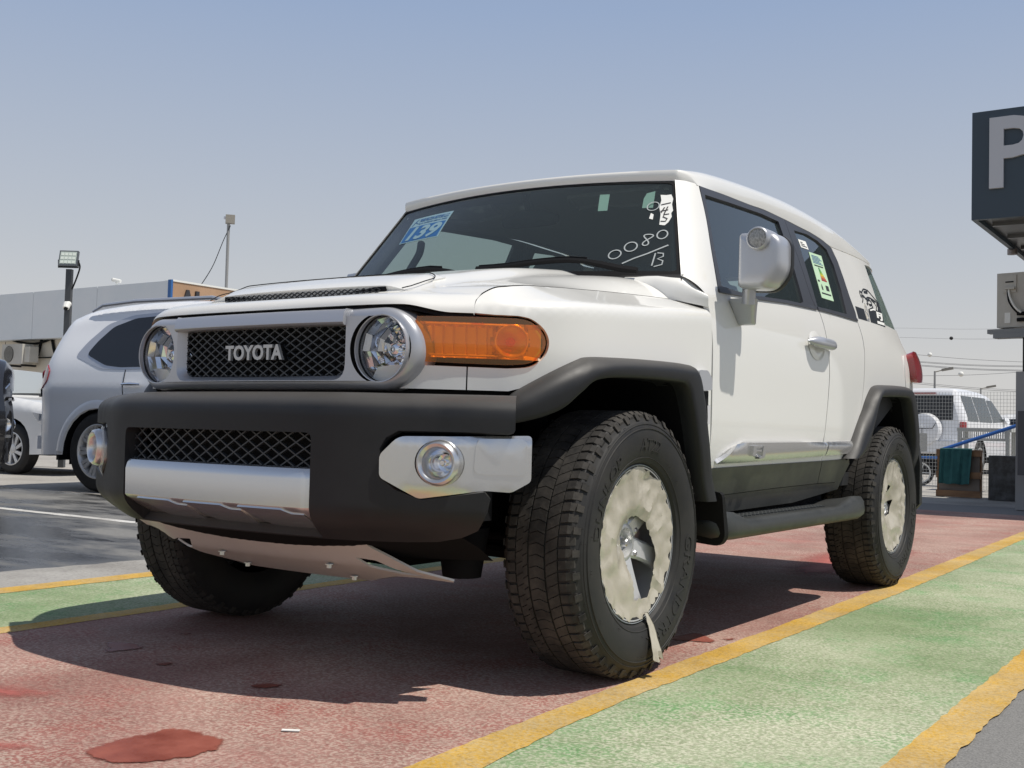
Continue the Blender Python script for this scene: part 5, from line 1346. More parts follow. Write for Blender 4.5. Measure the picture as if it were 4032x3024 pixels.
def stainmat(name,c1,c2,rough,soft=.30,lo=.16):
    m=noisy(mat(name,c1,.5,spec=.35),c1,c2,7,6,.35,.65,bump=.25,bscale=180,rough=rough); n,l,b=nodes(m)
    at_=n.new('ShaderNodeAttribute'); at_.attribute_name='edge'; tc=n.new('ShaderNodeTexCoord')
    t_=n.new('ShaderNodeTexNoise'); t_.inputs['Scale'].default_value=38; t_.inputs['Detail'].default_value=6; t_.inputs['Roughness'].default_value=.7; l.new(tc.outputs['Object'],t_.inputs['Vector'])
    s_=n.new('ShaderNodeMath'); s_.operation='MULTIPLY_ADD'; l.new(t_.outputs[0],s_.inputs[0]); s_.inputs[1].default_value=1.1; s_.inputs[2].default_value=-.55
    ad=n.new('ShaderNodeMath'); ad.operation='ADD'; l.new(at_.outputs['Fac'],ad.inputs[0]); l.new(s_.outputs[0],ad.inputs[1])
    mr=n.new('ShaderNodeMapRange'); mr.inputs['From Min'].default_value=lo; mr.inputs['From Max'].default_value=lo+soft; l.new(ad.outputs[0],mr.inputs[0])
    tr=n.new('ShaderNodeBsdfTransparent'); mx=n.new('ShaderNodeMixShader'); l.new(mr.outputs[0],mx.inputs[0]); l.new(tr.outputs[0],mx.inputs[1]); l.new(b.outputs[0],mx.inputs[2])
    l.new(mx.outputs[0],n['Material Output'].inputs[0]); return m
M['stain']=stainmat('wet_red_stain',(.20,.050,.034),(.30,.090,.062),(.34,.6))
M['fadedred']=stainmat('fresh_red_paint_patch',(.40,.10,.085),(.46,.16,.13),(.7,.85),.9,.15)
def sheet(name,x0,y0,x1,y1,z,m,nx=1,ny=1):
    V=[];F=[]
    for j in range(ny+1):
        for i in range(nx+1): V.append((lerp(x0,x1,i/nx),lerp(y0,y1,j/ny),z))
    for j in range(ny):
        for i in range(nx): a=j*(nx+1)+i; F.append((a,a+1,a+nx+2,a+nx+1))
    return tag(mesh(name,V,F,m,None,False),kind='structure')
sheet('ground',-2500,-2500,2500,2500,-.030,mat('sandy_ground',(.30,.27,.23),.9))
sheet('asphalt',-60,-12,60,70,-.006,M['asphalt'])
M['yard']=paintmat('pale_concrete_yard',(.40,.39,.36),(.46,.44,.41),(.36,.35,.33),.7,(.34,.33,.31),.4)  # yard concrete, pale by its own colour
sheet('concrete_yard',-60,3.78,-2.46,45,-.0052,M['yard']); sheet('concrete_yard',-2.46,10.6,40,45,-.0052,M['yard'])
rw_=random.Random(8)
def ragged(name,x0,x1,y0,y1,z,m,amp,step=.12,sides=(1,1)):
    n_=max(1,int((y1-y0)/step)); V=[];F=[]
    for i in range(n_+1):
        y=lerp(y0,y1,i/n_); V+=[(x0+(amp*rw_.uniform(-1,1) if sides[0] else 0),y,z),(x1+(amp*rw_.uniform(-1,1) if sides[1] else 0),y,z)]
    for i in range(n_): F.append((2*i,2*i+1,2*i+3,2*i+2))
    return tag(mesh(name,V,F,m,None,False),kind='structure')
ragged('concrete_strip',-2.43,-1.90,-9,9.25,-.0045,M['concrete'],.035,.10,(1,0))
YIN=[(-9,1.0),(-1.1,.935),(-.5,.92),(0,.91),(1.3,.90),(3,.868),(7.15,.775),(9.3,.74)]; YOUT=[(-9,1.12),(-1.0,1.064),(-.5,1.022),(.5,1.013),(1.8,1.010),(3.2,.995),(6.2,.918),(9.3,.865)]
def strip(name,fa,fb,y0,y1,z,m,amp=0,step=.05):
    n_=int((y1-y0)/step); V=[];F=[]
    for i in range(n_+1):
        y=lerp(y0,y1,i/n_); V+=[(fa(y)+amp*rw_.uniform(-1,1),y,z),(fb(y)+amp*rw_.uniform(-1,1),y,z)]
    for i in range(n_): F.append((2*i,2*i+1,2*i+3,2*i+2))
    return tag(mesh(name,V,F,m,None,False),kind='structure')
strip('red_bay',lambda y:-1.14,lambda y:(interp(YIN,y)+interp(YOUT,y))/2,-9,9.2,-.0022,M['red'],0,.2)

sheet('green_lane',-1.86,-9,-1.10,9.20,-.0026,M['green']); sheet('green_lane',.72,-9,1.78,9.20,-.0026,M['green'])
ragged('yellow_line',-1.975,-1.835,-9,9.22,-.0010,M['yellow'],.004,.05); ragged('yellow_line',-1.140,-1.038,-9,9.22,-.0010,M['yellow'],.004,.05)
strip('yellow_line',lambda y:interp(YIN,y),lambda y:interp(YOUT,y),-9,9.22,-.0010,M['yellow'],.004,.04); ragged('yellow_line',1.740,1.852,-9,9.22,-.0010,M['yellow'],.005,.04)
for nm,y0,xa,xb in (('white_line',2.14,-11,-2.46),):
    V=[];F=[];k=80
    for i in range(k+1):
        x=lerp(xa,xb,i/k); V+=[(x,y0-.05+.006*rw_.uniform(-1,1),-.0048),(x,y0+.05+.006*rw_.uniform(-1,1),-.0048)]
    for i in range(k): F.append((2*i,2*i+2,2*i+3,2*i+1))
    tag(mesh(nm,V,F,M['whiteline'],None,False),kind='structure')
def blob(name,P,z=.0004,m='stain',jit=.012,band=.035):
    P=catmull(P,6,True); P=[(a+rw_.uniform(-jit,jit)*.6,b+rw_.uniform(-jit,jit)*.6) for a,b in P]
    o=panel(name,lambda x,y:(x,y,z),P,M[m],None,sp=.016 if band<.05 else .03,thick=0,outward=(0,0,1))
    at_=o.data.attributes.new('edge','FLOAT','POINT')
    for i,v in enumerate(o.data.vertices):
        at_.data[i].value=min(1,min(seg_d((v.co.x,v.co.y),P[k],P[(k+1)%len(P)]) for k in range(len(P)))/band)
    return tag(o,kind='structure')
def seg_d(p,a,b):
    dx,dy=b[0]-a[0],b[1]-a[1]; t=max(0,min(1,((p[0]-a[0])*dx+(p[1]-a[1])*dy)/(dx*dx+dy*dy+1e-9)))
    return math.hypot(p[0]-a[0]-t*dx,p[1]-a[1]-t*dy)
blob('wet_stain',[(.305,-1.385),(.306,-1.29),(.322,-1.20),(.40,-1.18),(.483,-1.185),(.545,-1.245),(.540,-1.33),(.50,-1.42),(.42,-1.47),(.34,-1.45)])
blob('wet_stain',[(.131,-.793),(.150,-.740),(.192,-.714),(.215,-.745),(.20,-.79),(.165,-.81)],jit=.006)
blob('wet_stain',[(-.286,-.782),(-.27,-.74),(-.246,-.733),(-.225,-.76),(-.25,-.795)],jit=.006)
blob('wet_stain',[(-.664,-.67),(-.58,-.62),(-.489,-.655),(-.50,-.72),(-.521,-.785),(-.58,-.74)],jit=.015)
blob('wet_stain',[(-.62,-.43),(-.584,-.386),(-.56,-.40),(-.59,-.44)],jit=.006)
blob('wet_stain',[(.690,.64),(.705,.76),(.725,.81),(.76,.80),(.848,.725),(.85,.65),(.80,.645),(.74,.62)],jit=.012)
blob('wet_stain',[(.835,.75),(.87,.81),(.90,.80),(.885,.75)],jit=.006)
blob('red_patch',[(-.62,-1.36),(-.40,-1.20),(-.20,-1.14),(-.13,-1.19),(-.20,-1.29),(-.32,-1.36),(-.45,-1.50)],.0002,'fadedred',.03,.09)
blob('red_patch',[(-.05,-1.62),(.10,-1.50),(.22,-1.45),(.24,-1.52),(.10,-1.66)],.0002,'fadedred',.03,.07)
blob('red_patch',[(.20,2.9),(.5,2.7),(.7,3.3),(.6,4.6),(.2,4.9),(.05,3.8)],.0002,'fadedred',.05,.25)
mb=MB(); mb.obox((.553,-1.045,.0015),(.018,.011,0),(-.003,.005,0),(0,0,.001)); tag(mb.make('paper_scrap',M['paper']),'small white paper scrap lying on the red floor','litter')
# ------------------------------------------------------------ placing by bearing
def at(az,d,sl=None):
    a=R(az); p=(CAM_LOC.x+d*math.sin(a),CAM_LOC.y+d*math.cos(a))
    return p if sl is None else Vector((p[0],p[1],CAM_LOC.z+sl*d))
# ------------------------------------------------------------ plain cars of the background
def seg_d(p,a,b):
    dx,dy=b[0]-a[0],b[1]-a[1]; t=max(0,min(1,((p[0]-a[0])*dx+(p[1]-a[1])*dy)/(dx*dx+dy*dy+1e-9)))
    return math.hypot(p[0]-a[0]-t*dx,p[1]-a[1]-t*dy)
def make_body(root,top,bottom,hw,arches,ar,pm,r=.12,sp=.07):
    # top: outline from the front bumper foot over hood and roof to the rear foot (y,z)
    T=catmull(top,5)
    O=list(T)
    def X(y,z):
        d=min(seg_d((y,z),T[i],T[i+1]) for i in range(len(T)-1)); k=max(0,1-d/r)
        return (hw(y,z)-r*(1-math.sqrt(max(0,1-k*k)))*.8,y,z)
    low=[]
    seq=sorted(arches)
    yb=T[-1][0]; 
    pts=[]
    for c in seq:
        pts+= [(c-ar*1.0,bottom)]+[(c-ar*math.cos(a),.36+ar*math.sin(a)) for a in [math.pi*i/12 for i in range(13)]]+[(c+ar,bottom)]
    outl=O+pts if T[-1][0]<T[0][0] else O+list(reversed(pts))
    body=None
    for sd in (1,-1):
        p_=panel('body_side',X,outl,pm,root,sp=sp,thick=.0,side=sd,outward=(1,0,0),ang=50)
        body=body or p_
        for c in seq:
            V=[];F=[]
            A=[math.pi*i/12 for i in range(13)]
            for a in A: V+=[(X(c-ar*math.cos(a),.36+ar*math.sin(a))[0],c-ar*math.cos(a),.36+ar*math.sin(a)),(.45,c-ar*math.cos(a),.36+ar*math.sin(a))]
            for i in range(12): F.append((2*i,2*i+1,2*i+3,2*i+2))
            V.append((.5,c,.36)); k=len(V)-1
            for i in range(12): F.append((2*i+1,k,2*i+3))
            mesh('wheel_arch',V,F,M['liner'],root,False,side=sd)
    rows=[]
    for y,z in T:
        x0=X(y,z)[0]; rows.append([(x0*math.cos(math.pi*j/16) if j not in (0,16) else (x0 if j==0 else -x0),y,z+.02*math.sin(math.pi*j/16)*sstep(.9,1.2,z)) for j in range(17)])
    grid('body_top',rows,pm,root,ang=50)
    m_=MB(); m_.box((-.7,min(T[0][0],T[-1][0])+.3,.25),(.7,max(T[0][0],T[-1][0])-.3,.6)); m_.make('underbody',M['liner'],root)
    return X,body
def glasspane(name,root,X,poly,m,d=.006,rr=.05,sides=(1,-1),th=.006):
    o=None
    for sd in sides: 
        q=panel(name,lambda y,z:(X(y,z)[0]+d,y,z),roundp(poly,rr,4),m,root,sp=.10,thick=th,side=sd,outward=(1,0,0)); o=o or q
    return o
def add_wheel(root,x,y,r,w,spokes,rimr,pm,twist=.0,style='twin'):
    sd=1 if x>0 else -1
    prof=[(.0-w*.5,rimr),(-w*.5,r-.03),(-w*.35,r),(w*.35,r),(w*.5,r-.03),(w*.5+.008,(r+rimr)/2),(w*.5,rimr)]
    V,F=lathe(prof,(0,0,0),'x',40); T_=mesh('wheel',V,F,M['tyre'],root,True,40,loc=(x,y,r))
    if sd<0: T_.rotation_euler=(0,0,math.pi)
    m_=MB(); v2,f2=lathe([(w*.5+.002,rimr),(w*.5+.004,rimr-.012),(w*.38,rimr-.03),(w*.05,rimr-.05)],(0,0,0),'x',40); m_.add(v2,f2)
    for k in range(spokes):
        for dl in ((-.10,.10) if style=='twin' else (0,)):
            a=2*math.pi*k/spokes+dl; a2=a+twist
            er=Vector((0,math.cos(a),math.sin(a)));et=Vector((0,-math.sin(a),math.cos(a))); e2=Vector((0,math.cos(a2),math.sin(a2)));t2_=Vector((0,-math.sin(a2),math.cos(a2)))
            wi=.018 if style=='twin' else .024
            P=[er*.05+et*wi*.8,er*.05-et*wi*.8,e2*(rimr-.02)-t2_*wi,e2*(rimr-.02)+t2_*wi]
            xx=(w*.40,w*.40,w*.46,w*.46)
            V=[p+Vector((q,0,0)) for p,q in zip(P,xx)]+[p+Vector((q-.03,0,0)) for p,q in zip(P,xx)]
            m_.add(V,[(0,1,2,3),(7,6,5,4),(0,4,5,1),(1,5,6,2),(2,6,7,3),(3,7,4,0)])
    v2,f2=lathe([(w*.3,.06),(w*.42,.058),(w*.44,.04),(w*.44,0)],(0,0,0),'x',20); m_.add(v2,f2)
    m_.make('rim',pm,T_,True,ang=35)
    v2,f2=lathe([(w*.02,rimr-.05),(w*.02,0)],(0,0,0),'x',24); mesh('brake_shade',v2,f2,M['liner'],T_)
    return T_
def dirz(fx,fy): return math.atan2(-fx,fy)
# ---- large white estate behind on the left; local +y is forward, its right side is seen
LCR=empty('suv',(-7.34,4.87,0),dirz(.991,.13)); tag(LCR,'pearl white large estate car parked behind the off-roader, dark glass and silver roof rail','car')
top=[(3.78,.30),(3.80,.62),(3.72,1.00),(3.55,1.16),(2.60,1.26),(2.25,1.32),(1.75,1.80),(1.45,1.895),(.6,1.93),(-.15,1.90),(-.62,1.83),(-.80,1.68),(-.94,1.25),(-1.02,1.05),(-1.06,.80),(-1.02,.50),(-.98,.34)]
def hwL(y,z): 
    w=.975-.02*sstep(.9,.5,z)*0; w-=.27*sstep(1.12,1.95,z)**1.0*(1 if z>1.12 else 0); w-=.16*sstep(-.55,-1.06,y)**2; w-=.20*sstep(3.0,3.8,y)**2
    w+=.025*math.exp(-((z-1.02)/.10)**2)
    return w
X,BD=make_body(LCR,top,.36,hwL,[0,2.85],.47,M['white_suv'],r=.16,sp=.06)
glasspane('window_frame',LCR,X,[(-.40,1.36),(-.30,1.52),(-.12,1.70),(.20,1.79),(.9,1.83),(1.55,1.80),(2.15,1.33),(2.1,1.26),(.25,1.22),(.0,1.23)],M['silver'],.004,.06)
glasspane('side_window',LCR,X,[(-.24,1.38),(-.16,1.52),(-.02,1.67),(.25,1.755),(.80,1.785),(.80,1.255),(.25,1.25),(.05,1.27)],M['glass_dark'] if False else mat('privacy_glass',(.012,.014,.018),.06,spec=.5),.010,.05)
glasspane('side_window',LCR,X,[(.825,1.787),(1.50,1.77),(2.05,1.32),(2.05,1.275),(.825,1.257)],bpy.data.materials['privacy_glass'],.010,.05)
for sd in (1,-1):
    mb=MB(); mb.tube([(sd*.72,-.40,1.84),(sd*.72,-.25,1.90),(sd*.72,.2,1.93),(sd*.72,1.2,1.935),(sd*.72,1.55,1.88)],[.012,.022,.024,.024,.012],8); mb.make('roof_rail',M['silver'],LCR,True)
    mb=MB(); mb.tube([(sd*(X(.48,1.07)[0]+.03),.36,1.075),(sd*(X(.55,1.07)[0]+.045),.48,1.078),(sd*(X(.6,1.07)[0]+.03),.60,1.075)],[.012,.018,.012],8); mb.make('door_handle',M['chrome'],LCR,True)
    panel('tail_light',lambda y,z:(X(y,z)[0]+.012,y,z),roundp([(-1.02,1.22),(-.82,1.29),(-.72,1.22),(-.74,1.10),(-.84,1.03),(-1.03,1.03)],.03,3),M['red_lens'],LCR,sp=.06,thick=.02,side=sd,outward=(1,0,0))
    panel('lamp_base',lambda y,z:(X(y,z)[0]+.010,y,z),roundp([(-1.03,1.025),(-.85,1.025),(-.88,.95),(-1.03,.94)],.02,3),M['gap'],LCR,sp=.06,thick=.02,side=sd,outward=(1,0,0))
    for P in ([(.10,1.24),(.08,1.0),(.02,.86),(.15,.84)],[(.32,1.24),(.31,1.0),(.30,.85),(.335,.75)]):
        pass
    # door shut lines and crease as narrow dark grooves
    for P in ([(.345,1.22),(.345,1.05),(.36,.90),(.42,.72),(.47,.50)],[(1.42,1.23),(1.42,.9),(1.42,.50)]):
        P2=resample(P,.06,False); mb=MB(); mb.tube([(sd*(X(y,z)[0]+.001),y,z) for y,z in P2],.005,5); mb.make('door_gap',M['gap'],LCR,side=1)
    # wheel lip
    rows=[]
    for rr_,d in ((.47,-.0),(.475,.020),(.52,.022),(.56,.003)): rows.append([(X(-rr_*math.cos(a),min(1.2,.36+rr_*math.sin(a)))[0]+d,-rr_*math.cos(a),.36+rr_*math.sin(a)) for a in [math.pi*(.02+.96*i/20) for i in range(21)]])
    grid('wheel_lip',rows,M['white_suv'],LCR,sd)
    mb=MB(); mb.box((sd*.72,-.62,.30),(sd*.92,-.585,.62)); mb.make('mud_flap',M['plastic'],LCR)
    for yy in (0,2.85): add_wheel(LCR,sd*.83,yy,.405,.27,10,.275,M['alloy'],0,'twin')
mb=MB(); mb.box((-.78,-1.07,.40),(.78,-.96,.54)); mb.make('rear_step',M['white_suv'],LCR)
# ---- white saloon further back
SDN=empty('saloon',(-10.72,6.35,0),dirz(.991,.13)); SDN.location=(-11.02-2.6*.991,6.10-2.6*.13,0); tag(SDN,'white saloon with grey covered glass and turbine wheel trims behind the estate car','car')
top=[(3.45,.28),(3.48,.55),(3.40,.78),(3.15,.90),(2.55,.985),(2.35,1.02),(1.75,1.31),(1.35,1.385),(.7,1.40),(.1,1.34),(-.55,1.07),(-.95,1.02),(-1.0,.8),(-.98,.35)]
def hwS(y,z):
    w=.86; w-=.22*sstep(.95,1.42,z); w-=.12*sstep(2.8,3.5,y)**2; w-=.10*sstep(-.5,-1.0,y)**2; w+=.015*math.exp(-((z-.80)/.08)**2); return w
X2,_=make_body(SDN,top,.26,hwS,[0,2.6],.36,M['white_sedan'],r=.10)
gsh=mat('grey_window_film',(.36,.38,.37),.25,coat=.5)
glasspane('side_window',SDN,X2,[(2.20,1.02),(1.62,1.29),(1.2,1.345),(.95,1.345),(.95,.99)],gsh,.006,.03); glasspane('side_window',SDN,X2,[(.90,.99),(.90,1.345),(.5,1.335),(.05,1.24),(-.1,1.0)],gsh,.006,.03)
rows=[]
for t in (0,.33,.66,1): rows.append([(lerp(.70,.56,t)*k/4,lerp(2.36,1.66,t)+.01,lerp(1.025,1.345,t)+.015+.02*(1-(k/4)**2)) for k in range(-4,5)])
grid('windscreen',rows,gsh,SDN)
for sd in (1,-1):
    for yy in (0,2.6): add_wheel(SDN,sd*.74,yy,.325,.20,9,.215,M['alloy'],.35,'one')
    panel('headlight',lambda y,z:(X2(y,z)[0]+.008,y,z),roundp([(3.0,.80),(3.38,.74),(3.40,.64),(3.1,.66)],.03,3),M['chrome'],SDN,sp=.08,thick=.02,side=sd,outward=(1,0,0))
mb=MB(); mb.tube([(.3,2.44,1.02),(-.2,2.43,1.03)],.012,6); mb.make('wiper',M['gap'],SDN)
# ---- black pick-up at the left edge: only its nose shows
BK=empty('pickup',(0,0,0),dirz(.991,.13)); c_=Vector((-6.20,2.32)); f_=Vector((.991,.13)); r_=Vector((.13,-.991))
o_=c_-f_*.78+r_*.62; BK.location=(o_.x,o_.y,0); tag(BK,'black pickup nose with clear headlight and fog lamp at the left edge','car')
top=[(.80,.34),(.86,.50),(.87,.72),(.80,.93),(.62,1.16),(.40,1.22),(-.35,1.28),(-.75,1.36),(-1.25,1.75),(-1.6,1.80),(-2.7,1.80),(-3.0,1.70),(-3.1,1.2),(-4.3,1.18),(-4.35,.7),(-4.3,.45)]
def hwB(y,z):
    w=.92; w-=.18*sstep(1.2,1.8,z); w-=.30*sstep(.25,.87,y)**2; return w
X3,_=make_body(BK,top,.36,hwB,[0,-3.0],.46,M['black_paint'],r=.10)
for sd in (1,-1):
    for yy in (0,-3.0): add_wheel(BK,sd*.80,yy,.385,.25,6,.23,M['alloy'],0,'one')
    HLb=panel('headlight',lambda y,z:(X3(y,z)[0]+.012,y,z),roundp([(.20,1.13),(.56,1.135),(.72,1.02),(.74,.94),(.45,.95),(.22,1.02)],.03,3),M['lens'],BK,sp=.05,thick=.01,side=sd,outward=(1,0,0))
    rows=[]
    for j in range(6):
        rows.append([(X3(y,z)[0]-.02-.03*((i+j)%2),y,z) for i in range(8) for y,z in [(lerp(.22,.70,i/7),lerp(.96,1.12,j/5)-.04*max(0,i-4)/3)]])
    grid('reflector',rows,M['reflector'],HLb,sd,ang=5)
    mb=MB(); 
    panel('fog_pocket',lambda y,z:(X3(y,z)[0]+.004,y,z),[(.50,.78),(.80,.78),(.83,.52),(.70,.50),(.52,.60)],M['plastic'],BK,sp=.05,thick=.01,side=sd,outward=(1,0,0))
    fx=X3(.70,.66)
    V,F=lathe([(.03,.05),(.0,.05),(-.01,.03),(-.012,0)],(0,0,0),'y',16); mesh('fog_lamp',[(fx[0]+.012-b*.6,.70+a*.1+ b*.0,.66+c) if False else (fx[0]+.02+.3*(-b),.70+a*.9,.66+c) for a,b,c in V],F,M['reflector'],BK,side=sd)
    mb=MB(); mb.tube([(X3(y,z)[0]+.012,y,z) for y,z in ((.55,.87),(.70,.885),(.80,.87))],.012,6); mb.make('trim_strip',M['chrome'],BK,True,side=sd)
mb=MB(); mb.box((-.30,.80,.55),(.30,.872,.93)); mb.make('grille',M['plastic'],BK)
def bfront(x,z): 
    y=interp([(.34,.80),(.50,.86),(.72,.87),(.93,.80),(1.16,.62),(1.22,.40)],z); e=max(0,abs(x)-.40); return (x,y-.9*e*e-.02,z)
rows=[[bfront(lerp(-.70,.70,i/20),z) for i in range(21)] for z in (.36,.50,.62,.72,.83,.93,1.04,1.14,1.20)]
grid('nose',rows,M['black_paint'],BK)
for sd in (1,-1):
    hp_=roundp([(.34,1.15),(.66,1.16),(.69,1.04),(.60,.965),(.36,.98)],.03,4)
    rr=[[tuple(Vector(bfront(lerp(.36,.67,i/9),lerp(.985,1.145,j/6)))+Vector((0,.012-.02*((i+j)%2),0))) for i in range(10)] for j in range(7)]
    HB_=grid('headlight',rr,M['reflector'],BK,sd,ang=5)
    panel('lens',lambda x,z:tuple(Vector(bfront(x,z))+Vector((0,.022,0))),hp_,M['lens'],HB_,sp=.06,thick=.01,side=sd,outward=(0,1,.5))
    mb=MB(); mb.tube([Vector(bfront(x,z))+Vector((0,.02,0)) for x,z in ((.34,.955),(.60,.945),(.70,1.0))],.010,6); mb.make('trim_strip',M['chrome'],BK,True,side=sd)
    panel('fog_pocket',lambda x,z:tuple(Vector(bfront(x,z))+Vector((0,.006,0))),roundp([(.42,.76),(.66,.78),(.66,.56),(.46,.55)],.03,3),M['liner'],BK,sp=.08,thick=.01,side=sd,outward=(0,1,0))
    q_=Vector(bfront(.55,.66)); V,F=lathe([(.0,.0),(.010,.035),(.014,.05),(.02,.055)],(q_.x,q_.y+.01,q_.z),'y',18); mesh('fog_lamp',V,F,M['reflector'],BK,side=sd)
    mb=MB(); mb.obox(Vector(bfront(.53,.565))+Vector((0,.02,0)),(.07,0,0),(0,.012,0),(0,0,.012)); mb.make('fog_trim',M['chrome'],BK,side=sd)
    mb=MB(); mb.tube([Vector(bfront(x,.88))+Vector((0,.015,0)) for x in (.30,.50,.62,.70)],.014,6); mb.make('trim_strip',M['gap'],BK,True,side=sd)
rows=[]
for t in (0,.5,1): rows.append([(lerp(.70,.58,t)*k/4,lerp(-.72,-1.28,t)+.01,lerp(1.37,1.75,t)+.02) for k in range(-4,5)])
grid('windscreen',rows,bpy.data.materials['privacy_glass'],BK)
# ---- silver-white off-roader behind the fence on the right
PJ=empty('suv',(-3.80,23.55,0),R(-6)); tag(PJ,'white off-roader with spare wheel cover on its tailgate behind the wire fence','car')
top=[(3.45,.40),(3.48,.75),(3.30,1.05),(2.2,1.20),(1.95,1.24),(1.35,1.74),(1.0,1.83),(.2,1.88),(-.75,1.885),(-.95,1.82),(-1.02,1.55),(-1.05,1.1),(-1.08,.70),(-1.05,.45)]
def hwP(y,z):
    w=.93; w-=.20*sstep(1.10,1.9,z); w-=.15*sstep(2.6,3.5,y)**2; w-=.05*sstep(-.8,-1.08,y)**2; return w
X4,_=make_body(PJ,top,.40,hwP,[0,2.78],.45,M['white_suv'],r=.10)
pgm=bpy.data.materials['privacy_glass']
sgl=mat('reflecting_car_glass',(.07,.08,.08),.08,spec=.6)
for a,b in ((-.80,-.10),(-.05,.85),(.90,1.75)):
    tpz=1.74 if b<1 else 1.70
    glasspane('side_window',PJ,X4,[(a,1.18),(a,tpz),(b-(.45 if b>1.5 else 0),tpz),(b,1.22 if b>1.5 else tpz if False else 1.18)],sgl,.006,.03)
rw2=[[(x,-1.055-.02*(1-(x/.7)**2)+(z-1.2)*.07,z) for x in (-.68,-.4,0,.4,.68)] for z in (1.20,1.45,1.74)]
grid('rear_window',rw2,pgm,PJ)
V,F=lathe([(.0,.0),(-.20,.0),(-.20,.22),(-.17,.34),(-.02,.37),(.0,.37)],(.10,-1.09,.98),'y',40); SPC=mesh('spare_wheel_cover',V,F,M['white_suv'],PJ,True,50)
mb=MB()
for k in range(3):
    a=math.pi/2+k*2*math.pi/3; c=Vector((.10,-1.295,1.07)); e=Vector((math.cos(a),0,math.sin(a))); t_=Vector((-math.sin(a),0,math.cos(a)))
    P=[c,c+e*.025+t_*.014,c+e*.05,c+e*.025-t_*.014]; mb.add([p for p in P]+[p+Vector((0,.006,0)) for p in P],[(0,1,2,3),(7,6,5,4),(0,4,5,1),(1,5,6,2),(2,6,7,3),(3,7,4,0)])
mb.make('badge',M['chrome'],SPC)
for P in ([(-.20,1.13),(-.12,1.0),(.32,1.0),(.40,1.13)],[(.10,1.0),(.10,.66)]):
    mb=MB(); mb.tube([(x,-1.295+.02*abs(z-1.0),z) for x,z in P],.007,5); mb.make('cover_seam',M['gap'],SPC)
for sd in (1,-1):
    panel('tail_light',lambda y,z:(X4(y,z)[0]+.012,y,z),[(-1.06,1.16),(-.92,1.16),(-.92,1.02),(-1.06,1.02)],M['red_lens'],PJ,sp=.06,thick=.03,side=sd,outward=(1,0,0))
    for yy in (0,2.78): add_wheel(PJ,sd*.80,yy,.38,.25,6,.23,M['alloy'],0,'one')
    mb=MB(); mb.tube([(sd*.86,1.75,1.20),(sd*1.0,1.72,1.26)],[.03,.10],8); mb.make('side_mirror',M['white_suv'],PJ,True)
mb=MB(); mb.box((-.92,-1.20,.48),(.92,-1.02,.74)); mb.make('rear_bumper',M['white_suv'],PJ)
mb=MB(); mb.box((-.3,-1.06,1.77),(.3,-1.0,1.80)); mb.make('brake_light',M['red_lens'],PJ)
# ---- far white car with a red stripe
FC=empty('saloon',(*at(-9.9,31.5),0),R(80)); tag(FC,'far white car with a red stripe seen below the fence rail','car')
top=[(2.2,.35),(2.22,.7),(2.0,.85),(1.1,.95),(.4,1.38),(-.6,1.42),(-1.5,1.05),(-2.1,1.0),(-2.2,.6),(-2.15,.35)]
X5,_=make_body(FC,top,.28,lambda y,z:.85-.2*sstep(.9,1.4,z),[-1.3,1.35],.36,M['white_sedan'],r=.10,sp=.12)
glasspane('side_window',FC,X5,[(.9,.97),(.35,1.32),(-.55,1.35),(-1.25,1.03)],pgm,.006,.04)
glasspane('stripe',FC,X5,[(-2.0,.62),(-2.0,.72),(2.0,.72),(2.0,.62)],mat('red_stripe',(.45,.03,.03),.5),.006,.01)
for sd in (1,-1):
    for yy in (-1.3,1.35): add_wheel(FC,sd*.74,yy,.32,.2,6,.2,M['alloy'],0,'one')
# ------------------------------------------------------------ showroom building on the left
M['fascia']=noisy(mat('grey_fascia_panel',(.40,.43,.45),.45),(.72,.76,.78),(.78,.80,.81),.6,3)
M['beige']=noisy(mat('beige_render_wall',(.52,.48,.41),.85),(.62,.57,.48),(.70,.65,.56),.8,6,bump=.1,bscale=30)
BX,BY=-21.03,15.73
BLD=empty('showroom',(BX,BY,0)); tag(BLD,'low showroom building with grey fascia over a beige wall and brown corner sign','building')
mb=MB(); mb.box((-40,.35,0),(-.35,18,3.30)); mb.make('wall',M['beige'],BLD)
k=0
for i in range(12):
    mb=MB(); x1=-.125-i*3.0; mb.box((x1-2.985,0,3.02),(x1,.34,4.385)); mb.make('fascia_panel',M['fascia'],BLD)
mb=MB(); mb.box((-38,.36,3.30),(-.36,17.5,4.33)); mb.make('roof',mat('flat_roof',(.35,.34,.33),.9),BLD)
mb=MB(); mb.box((-.12,-.015,2.95),(.0,.05,4.41)); mb.make('corner_trim',mat('blue_corner_trim',(.03,.13,.36),.45),BLD)
mb=MB(); mb.box((-.34,.055,3.0),(-.04,7.5,4.37)); SGN=mb.make('sign_board',noisy(mat('brown_sign_board',(.42,.26,.15),.7),(.40,.25,.15),(.47,.30,.185),1.2,4),BLD)
mb=MB(); mb.box((-.36,.055,4.372),(-.02,7.51,4.42)); mb.make('sign_edge',M['paper'],SGN)
text('sign_letters','AL',lambda u,v,w:(-.04+.06*w,lerp(.28,1.12,u),lerp(3.50,4.20,v)),mat('dark_sign_letter',(.04,.04,.045),.5),SGN,bold=.03)
mb=MB()
for i in range(1,5): mb.box((-.5-i*7.5-.006,.342,0),(-.5-i*7.5+.006,.352,3.0)); 
mb.make('wall_joint',M['gap'],BLD)
def cable(name,P,r,m,label,cat='cable',parent=None,sag=0):
    P=catmull(P,8); b=MB(); b.tube(P,r,6); o=b.make(name,m,parent,True)
    if label: tag(o,label,cat)
    return o
wy=BY+.30
